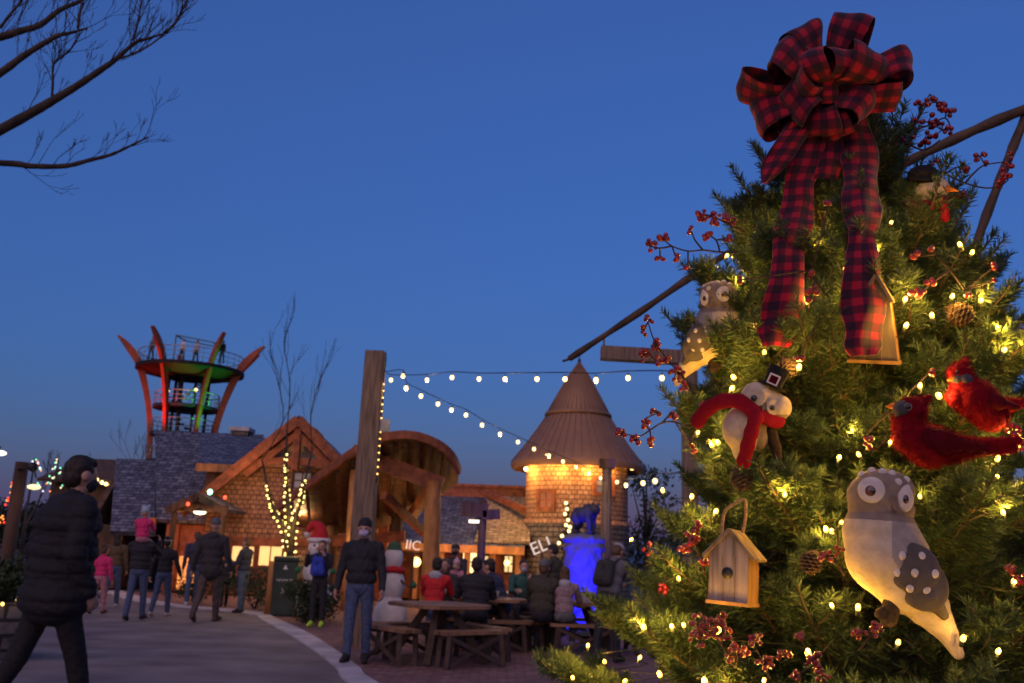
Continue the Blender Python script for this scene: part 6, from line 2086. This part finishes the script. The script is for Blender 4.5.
spray('tall arching red berry spray at the top right of the bow', [((898, 185), (906, 160), (914, 130), (922, 108), (930, 94)), ((914, 130), (930, 125), (945, 118), (951, 128)), ((910, 145), (925, 150), (940, 140))],
      [(935, 102, 9, 8, 9), (947, 110, 8, 9, 8), (918, 104, 6, 5, 4), (928, 122, 10, 8, 9), (942, 130, 10, 8, 10), (913, 120, 5, 5, 3), (925, 138, 12, 8, 10), (898, 142, 8, 10, 8), (890, 135, 5, 9, 5)], 1.0, 3.2, 1, D=1.86)
spray('long thin berry twig reaching right of the black capped bird', [((928, 168, 0), (945, 174), (965, 183), (985, 188), (1000, 186), (1008, 180)), ((965, 183), (975, 172), (985, 165), (1005, 162)), ((945, 174), (955, 168), (965, 166)), ((950, 185), (960, 192), (966, 195))],
      [(934, 162, 4, 3, 2), (964, 168, 5, 4, 4), (980, 156, 6, 5, 5), (985, 163, 3, 3, 2), (1010, 160, 5, 8, 7), (1006, 172, 6, 8, 7), (962, 196, 5, 5, 4), (1000, 184, 5, 4, 4)], 1.0, 3.0, 2, D=1.84)
spray('leafless berry twig reaching out over the sky at the upper left', [((738, 252), (720, 252), (703, 250), (688, 251), (672, 246), (662, 238)), ((703, 250), (695, 240), (692, 232)), ((672, 246), (660, 248), (650, 246)), ((720, 252), (716, 240), (706, 234))],
      [(650, 246, 7, 6, 8), (662, 238, 6, 4, 6), (660, 258, 5, 5, 5), (690, 230, 4, 5, 4), (706, 235, 5, 5, 6), (727, 238, 3, 6, 4), (676, 258, 4, 3, 3), (688, 266, 4, 3, 3)], 1.0, 3.0, 3, D=1.72)
spray('dense clump of red berries left of the bow tail above the pole', [((745, 232), (728, 224), (712, 216), (700, 214))], [(702, 215, 8, 5, 9), (712, 217, 9, 6, 10), (722, 220, 8, 6, 8), (736, 220, 5, 4, 3), (716, 226, 5, 5, 4)], 1.0, 3.0, 4, D=1.74)
spray('drooping berry spray in front of the timber post arm at the left', [((700, 395), (684, 378), (668, 360), (655, 342), (648, 322)), ((668, 360), (658, 362), (648, 352))],
      [(650, 319, 5, 4, 5), (644, 330, 5, 6, 6), (655, 345, 6, 8, 10), (645, 356, 6, 7, 8), (662, 360, 8, 8, 10), (676, 372, 8, 9, 9), (683, 384, 7, 7, 7)], 1.0, 3.1, 5, D=1.62)
spray('bare twig with few berry bunches pointing left at mid height', [((690, 428), (675, 422), (662, 423), (650, 430), (640, 436), (625, 434)), ((650, 430), (644, 420), (660, 412)), ((662, 423), (672, 412))],
      [(622, 434, 6, 4, 5), (634, 440, 6, 4, 6), (651, 441, 6, 4, 6), (645, 424, 4, 5, 5), (656, 412, 5, 3, 4), (672, 417, 5, 5, 5), (618, 428, 4, 3, 2)], 1.0, 3.1, 6, D=1.60)
spray('berry clump left of the twine of the whitewashed birdhouse', [((705, 575), (700, 558), (694, 540), (692, 528))], [(692, 537, 8, 7, 16), (686, 549, 8, 5, 10), (697, 526, 5, 4, 5), (706, 560, 6, 5, 8)], 1.06, 3.2, 7)
spray('biggest red berry clump below the whitewashed birdhouse', [((735, 668), (722, 645), (706, 628), (700, 615))], [(704, 625, 14, 13, 30), (700, 640, 10, 12, 16), (722, 632, 10, 9, 14), (737, 655, 12, 12, 18), (722, 618, 5, 5, 5)], 1.07, 3.2, 8)
spray('berry clump low in the middle beneath the birdhouse base', [((770, 680), (762, 660), (752, 645))], [(755, 640, 8, 8, 14), (765, 662, 10, 7, 13), (782, 655, 8, 5, 8)], 1.05, 3.1, 9)
spray('berry spray at the bottom centre beside two gold bulbs', [((830, 690), (815, 665), (805, 650))], [(815, 660, 9, 10, 16), (800, 636, 5, 5, 6), (822, 675, 9, 6, 10), (795, 676, 8, 4, 8)], 1.05, 3.1, 10)
spray('berry bunch under the feet of the large owl', [((860, 650), (868, 638), (874, 628))], [(860, 632, 8, 6, 12), (875, 630, 7, 7, 12)], 1.08, 3.1, 11)
spray('berry bunch between the birdhouse and the large owl', [((845, 575), (835, 562), (826, 555))], [(827, 556, 9, 5, 13), (838, 550, 5, 4, 5)], 1.05, 3.0, 12)
spray('berry sprig at the left edge of the tree below the slim post', [((668, 560), (655, 556), (646, 548))], [(648, 549, 5, 6, 7), (664, 588, 5, 8, 8)], 1.03, 3.0, 13)
spray('berry bunch at the right picture edge by the tail of the plump cardinal', [((1035, 440), (1018, 436), (1010, 430))], [(1014, 430, 8, 7, 14), (1020, 445, 6, 5, 8)], 1.06, 3.1, 14)
spray('berry bunch at the right picture edge beside the wing of the large owl', [((1035, 580), (1018, 576), (1012, 570))], [(1012, 570, 6, 5, 9), (1020, 580, 6, 6, 9)], 1.06, 3.1, 15)
spray('scattered single berries among the upper right sprigs', [((965, 290), (950, 270), (935, 255))], [(932, 248, 3, 3, 2), (916, 256, 5, 3, 3), (930, 282, 4, 3, 3), (918, 293, 7, 5, 6), (968, 296, 4, 3, 2), (995, 267, 3, 3, 2), (996, 280, 3, 2, 1)], 1.04, 4.0, 16)
spray('scattered single berries between the ribbon tails', [((830, 300), (815, 280), (812, 270))], [(829, 203, 3, 3, 2), (812, 294, 6, 8, 7), (810, 274, 3, 3, 2), (799, 358, 4, 3, 3), (740, 280, 3, 3, 2)], 1.02, 3.8, 17)
spray('berries beside the two small lights left of the plump cardinal', [((875, 450), (868, 442), (864, 436))], [(868, 443, 5, 6, 8), (930, 372, 4, 3, 3), (917, 415, 2, 2, 1)], 1.04, 3.6, 18)
spray('berries in the fir left of the scarf end of the top hat owl', [((700, 460), (694, 450), (690, 445))], [(694, 449, 4, 4, 3), (672, 417, 3, 3, 2), (704, 405, 3, 3, 2)], 1.03, 3.6, 19)

# ------------------------------------------------------------------ the plaid bow


def plaid():
    m, nt, b = newmat('buffalo plaid ribbon'); L = nt.links
    uv = N(nt, 'ShaderNodeUVMap'); sx = N(nt, 'ShaderNodeSeparateXYZ'); L.new(uv.outputs[0], sx.inputs[0])
    st = []
    for ch in (0, 1):
        mu = N(nt, 'ShaderNodeMath', operation='MULTIPLY'); mu.inputs[1].default_value = 1 / .033; L.new(sx.outputs[ch], mu.inputs[0])
        fr = N(nt, 'ShaderNodeMath', operation='FRACT'); L.new(mu.outputs[0], fr.inputs[0])
        pg = N(nt, 'ShaderNodeMath', operation='PINGPONG'); pg.inputs[1].default_value = .5; L.new(fr.outputs[0], pg.inputs[0])
        mr = N(nt, 'ShaderNodeMapRange'); mr.inputs[1].default_value = .20; mr.inputs[2].default_value = .27; L.new(pg.outputs[0], mr.inputs[0]); st.append(mr)
    ad = N(nt, 'ShaderNodeMath', operation='ADD'); L.new(st[0].outputs[0], ad.inputs[0]); L.new(st[1].outputs[0], ad.inputs[1])
    hf = N(nt, 'ShaderNodeMath', operation='MULTIPLY'); hf.inputs[1].default_value = .5; L.new(ad.outputs[0], hf.inputs[0])
    rp = N(nt, 'ShaderNodeValToRGB'); e = rp.color_ramp.elements
    e[0].position = 0; e[0].color = (.29, .004, .020, 1); e[1].position = 1; e[1].color = (.020, .004, .012, 1); x = e.new(.5); x.color = (.088, .002, .016, 1)
    L.new(hf.outputs[0], rp.inputs[0])
    nz = N(nt, 'ShaderNodeTexNoise'); nz.inputs['Scale'].default_value = 900; L.new(uv.outputs[0], nz.inputs['Vector'])
    hs = N(nt, 'ShaderNodeHueSaturation'); mr = N(nt, 'ShaderNodeMapRange'); mr.inputs[3].default_value = .6; mr.inputs[4].default_value = 1.4
    L.new(nz.outputs['Fac'], mr.inputs[0]); L.new(mr.outputs[0], hs.inputs['Value']); L.new(rp.outputs[0], hs.inputs['Color']); L.new(hs.outputs[0], b.inputs['Base Color'])
    b.inputs['Roughness'].default_value = .85; b.inputs['Specular IOR Level'].default_value = .15; b.inputs['Sheen Weight'].default_value = .25
    bp = N(nt, 'ShaderNodeBump'); bp.inputs['Strength'].default_value = .3; bp.inputs['Distance'].default_value = .001; L.new(nz.outputs['Fac'], bp.inputs['Height']); L.new(bp.outputs[0], b.inputs['Normal'])
    return m


m_plaid = plaid()
BD = 1.70
bow = Orn('bow', 'large red and black plaid ribbon bow with two long tails crowning the tree', 'bow', 828, 92, D=BD)
bu = bow.u


def ribbon(name, pts, wv, uoff=0, ns=7, crown=.12, ripple=0, seed=0):
    """strip along pts with width vectors wv (full width), local coords"""
    vs = []; fs = []; uvs = []; n = len(pts); s = 0; ra = random.Random(seed); ph = ra.uniform(0, 6)
    W = [(w.length) for w in wv]
    vv = []
    for i in range(n):
        if i: s += (pts[i] - pts[i - 1]).length
        vv.append(s)
        t = (pts[min(i + 1, n - 1)] - pts[max(i - 1, 0)]).normalized(); nr = t.cross(wv[i]); nr = nr.normalized() if nr.length > 1e-9 else Vector((0, 0, 1))
        for k in range(ns):
            f = k / (ns - 1) - .5
            z = crown * W[i] * (1 - 4 * f * f) + ripple * math.sin(s * 60 + ph + f * 3) * (.4 + abs(f) * 1.4) + ripple * .7 * math.sin(s * 25 + f * 9 + ph)
            vs.append(pts[i] + wv[i] * f + nr * z)
    mw = max(W)
    for i in range(n - 1):
        for k in range(ns - 1):
            fs.append([i * ns + k, i * ns + k + 1, (i + 1) * ns + k + 1, (i + 1) * ns + k])
            U = lambda kk: uoff + kk / (ns - 1) * .074
            uvs.append([(U(k), vv[i]), (U(k + 1), vv[i]), (U(k + 1), vv[i + 1]), (U(k), vv[i + 1])])
    mb = MB(); mb.add(vs, fs, 0, uvs, True)
    ob = bow.part(mb, name, m_plaid)
    so = ob.modifiers.new('t', 'SOLIDIFY'); so.thickness = .0008; so.offset = 0
    sb = ob.modifiers.new('s', 'SUBSURF'); sb.levels = 1; sb.render_levels = 1
    return ob


def loop(ang, Lp, wpx, thick, tilt, toward, seed, twist=0, start=(828, 92)):
    """ribbon loop leaving the knot at angle ang (deg, image plane)"""
    a = math.radians(ang); ra = random.Random(seed)
    d = Vector((math.cos(a), math.sin(a), toward)).normalized()
    side = Vector((-math.sin(a), math.cos(a), 0))
    nv = d.cross(side).normalized()
    ca, sa = math.cos(math.radians(tilt)), math.sin(math.radians(tilt))
    w = (side * ca + nv * sa).normalized(); nn = d.cross(w).normalized()
    pts = []; wv = []; n = 26
    for i in range(n):
        t = i / (n - 1)
        al = math.sin(PI * t) ** .85 * Lp
        ac = thick * math.sin(2 * PI * t) * (1 if True else 0)
        tw = math.radians(twist) * (t - .5)
        ww = (w * math.cos(tw) + d * math.sin(tw)).normalized()
        p = bow.L(start[0], start[1], 10) + (d * al + nn * ac + side * 3 * math.sin(3 * PI * t + seed)) * bu
        pts.append(p); wv.append(ww * wpx * bu * (.30 + .70 * math.sin(PI * t) ** .55))
    ribbon('loop', pts, wv, seed * .013, crown=.05, ripple=.0034, seed=seed)


for ar in ((114, 70, 38, 11, 40, -.1, 1, 45), (70, 74, 44, 12, -32, -.05, 2, -35), (38, 56, 42, 13, 35, .45, 3, 30), (15, 78, 34, 12, -35, .1, 4, 25), (-8, 66, 34, 12, 30, .1, 5, -40), (138, 66, 42, 14, 34, .25, 6, -30),
           (171, 86, 36, 13, -32, .1, 7, 35), (199, 74, 40, 12, 30, .2, 8, -30), (229, 60, 34, 11, -25, .15, 10, 30), (262, 44, 36, 11, 14, .45, 11, 15), (165, 40, 40, 12, -40, .7, 12, -20), (58, 44, 40, 13, 30, .6, 14, 25), (122, 46, 42, 14, -25, .55, 15, -30), (200, 44, 40, 13, 25, .6, 16, 20), (-30, 46, 36, 12, -30, .5, 17, 30), (285, 46, 34, 10, 20, .3, 18, -20)):
    loop(*ar)
# knot
kn = [Vector(bow.L(828 + 9 * math.cos(a), 92, 20 + 11 * math.sin(a))) for a in [PI * 2 * i / 14 for i in range(15)]]
ribbon('knot', kn, [Vector((0, 22 * bu, 0)) for _ in kn], 0, crown=-.05, ripple=.001)


def tail(name, rows, seed, kd=.985, fork=True, flat_d=None):
    """rows: (px left, px right, py) down the tail, following the tree"""
    pts = []; wv = []
    inv = bow.root.matrix_basis.inverted()
    for (xl, xr, y) in rows:
        xm = (xl + xr) / 2
        D = flat_d if flat_d else min(BD + .03, (hit(xm, y, 1.06) - Vector()).y)
        if D > BD + .02: D = BD + .02
        a, b = inv @ P(xl, y, D), inv @ P(xr, y, D)
        pts.append((a + b) / 2); wv.append(b - a)
    ps = spline(pts, 5); ws = spline(wv, 5)
    ribbon(name, ps, ws, seed * .01, crown=.12, ripple=.0042, seed=seed)


tail('tail', [(806, 838, 108), (796, 826, 140), (787, 823, 165), (784, 814, 185), (781, 815, 205), (773, 813, 228), (772, 807, 244), (772, 804, 262), (768, 805, 282), (762, 806, 302), (760, 802, 320), (757, 800, 332), (763, 790, 347)], 3)
tail('tail', [(836, 866, 108), (843, 872, 135), (839, 880, 160), (844, 877, 180), (840, 882, 200), (846, 881, 222), (848, 876, 240), (844, 880, 262), (840, 884, 288), (841, 886, 312), (845, 882, 332), (844, 882, 346), (852, 876, 356)], 4)
tail('tail', [(796, 826, 110), (776, 806, 140), (762, 790, 163), (761, 768, 184)], 5, flat_d=BD - .0)
tail('tail', [(826, 850, 100), (816, 846, 135), (812, 842, 165), (812, 838, 180)], 6, flat_d=BD + .06)
clear.append((P(822, 140, BD + .03), .055))

# ------------------------------------------------------------------ lights on the tree
LB = [(727, 256), (789, 202), (755, 325.5), (831, 317), (845, 269.5), (877, 251), (891, 223), (821, 242), (877, 195), (807.5, 303), (764.5, 353), (799, 368), (972, 253), (980.5, 301), (996.6, 328), (1004, 350.6), (920, 386.5), (939, 396.5), (906, 326), (932, 316), (952, 297),
      (732, 389), (734, 378), (718.5, 443), (712, 445), (698, 433), (692, 497), (663, 491), (839, 458), (859, 455), (890, 443), (1011, 440), (1017, 447.6), (997, 477.5), (1003, 513), (920, 497), (841, 523), (832, 532), (826, 530), (832, 606), (858, 608), (898, 643), (963, 639), (998, 652), (1014, 582),
      (679, 579), (684, 625.5), (719, 631.5), (808, 653), (695, 534), (759, 555), (705, 682), (764, 681), (716, 512), (631.5, 540), (644, 627.6), (573, 678), (672, 627), (1020, 345), (960, 245), (785, 495), (905, 300)]
st = thing('string_light', 'green wired string of gold mini bulbs wound through the Christmas tree', 'string light', (ax.x, ax.y, 1.2))
m_gw = mat('green light wire', (.008, .014, .006), .6, .2, 60, 0)
pos = []
ra = random.Random(17)
for px, py in LB:
    q = hit(px, py, .95 if (px - 905) ** 2 + (py - 575) ** 2 < 8500 or (px - 745) ** 2 + (py - 430) ** 2 < 2000 or 760 < px < 890 and py < 350 else 1.03); o_ = (q - Vector((ax.x, ax.y, q.z)))
    pos.append(q)
for px, py in ((605, 662), (640, 658), (588, 646), (660, 675), (625, 682)): pos.append(hit(px, py, .84))  # extra bulbs hidden in the fir, added to brighten the lower left sprigs
for _ in range(33):      # unseen bulbs deeper in and round the back, added so the crown glows
    z = ra.uniform(.95, 2.2); a = ra.uniform(0, 2 * PI); r_ = tr_r(z) * (ra.uniform(.55, .85) if math.sin(a) < 0 else ra.uniform(.8, 1.0))
    pos.append(Vector((ax.x + r_ * math.cos(a), ax.y + r_ * math.sin(a), z)))
b0 = None
hang = [P(895, 560, hit(895, 560, 1.05).y), P(925, 610, hit(925, 610, 1.05).y), P(880, 510, hit(880, 510, 1.05).y), P(752, 425, hit(752, 425, 1.05).y), P(734, 578, hit(734, 578, 1.05).y)] + [P(x_, y_, BD) for x_, y_ in ((790, 200), (785, 260), (778, 320), (862, 200), (862, 260), (862, 330), (890, 310), (892, 255))]
m_mini = emis('mini bulb glass', (1, .60, .10), 4.2 * LS)
for i, q in enumerate(pos):
    d = Vector((ra.uniform(-.6, .6), ra.uniform(-.6, .2), 1)).normalized()
    if b0 is None:
        o = MB(); o.lathe([(.0004, .0066), (.0022, .0058), (.0037, .003), (.0039, 0), (.0030, -.003)], (0, 0, 0), 8); o.lathe([(.0030, -.003), (.0032, -.006), (.0024, -.012), (.0004, -.0125)], (0, 0, 0), 8, mi=1)
        b0 = o.build('bulb', [m_mini, m_gw], st, True); b = b0
    else: b = b0.copy(); COL.objects.link(b)
    b.location = q - st.location; b.rotation_euler = d.to_track_quat('Z', 'Y').to_euler(); b.scale = (ra.uniform(.75, 1.2),) * 3
    out_ = (q - Vector((ax.x, ax.y, q.z))).normalized()
    near_ = any((q - c_).length < .10 for c_ in hang)
    lt = lamp('mini_light', q + out_ * .009 + Vector((0, 0, .004)), .09 if near_ else .52, (1, .50, .07), .004)
    lt.data.use_shadow = True
    clear.append((q + (q - Vector((ax.x, ax.y, q.z))).normalized() * .012, .009))
mb = MB()
order = sorted(pos, key=lambda q: (round(q.z / .12), math.atan2(q.y - ax.y, q.x - ax.x)))
wp2 = []
for q in order:
    inn = Vector((ax.x, ax.y, q.z)); wp2.append(q.lerp(inn, .05) - Vector((0, 0, .014)))
path = []
for i in range(len(wp2) - 1):
    a, b = wp2[i], wp2[i + 1]; c = (a + b) / 2; h = Vector((c.x - ax.x, c.y - ax.y, 0)); L_ = h.length
    want = tr_r(c.z) * .72
    if L_ > 1e-3: c = Vector((ax.x, ax.y, c.z)) + h / L_ * want
    path += [a, c]
mb.tube(spline(path, 3), .0009, 4); mb.build('wire', m_gw, st)
build_crown()
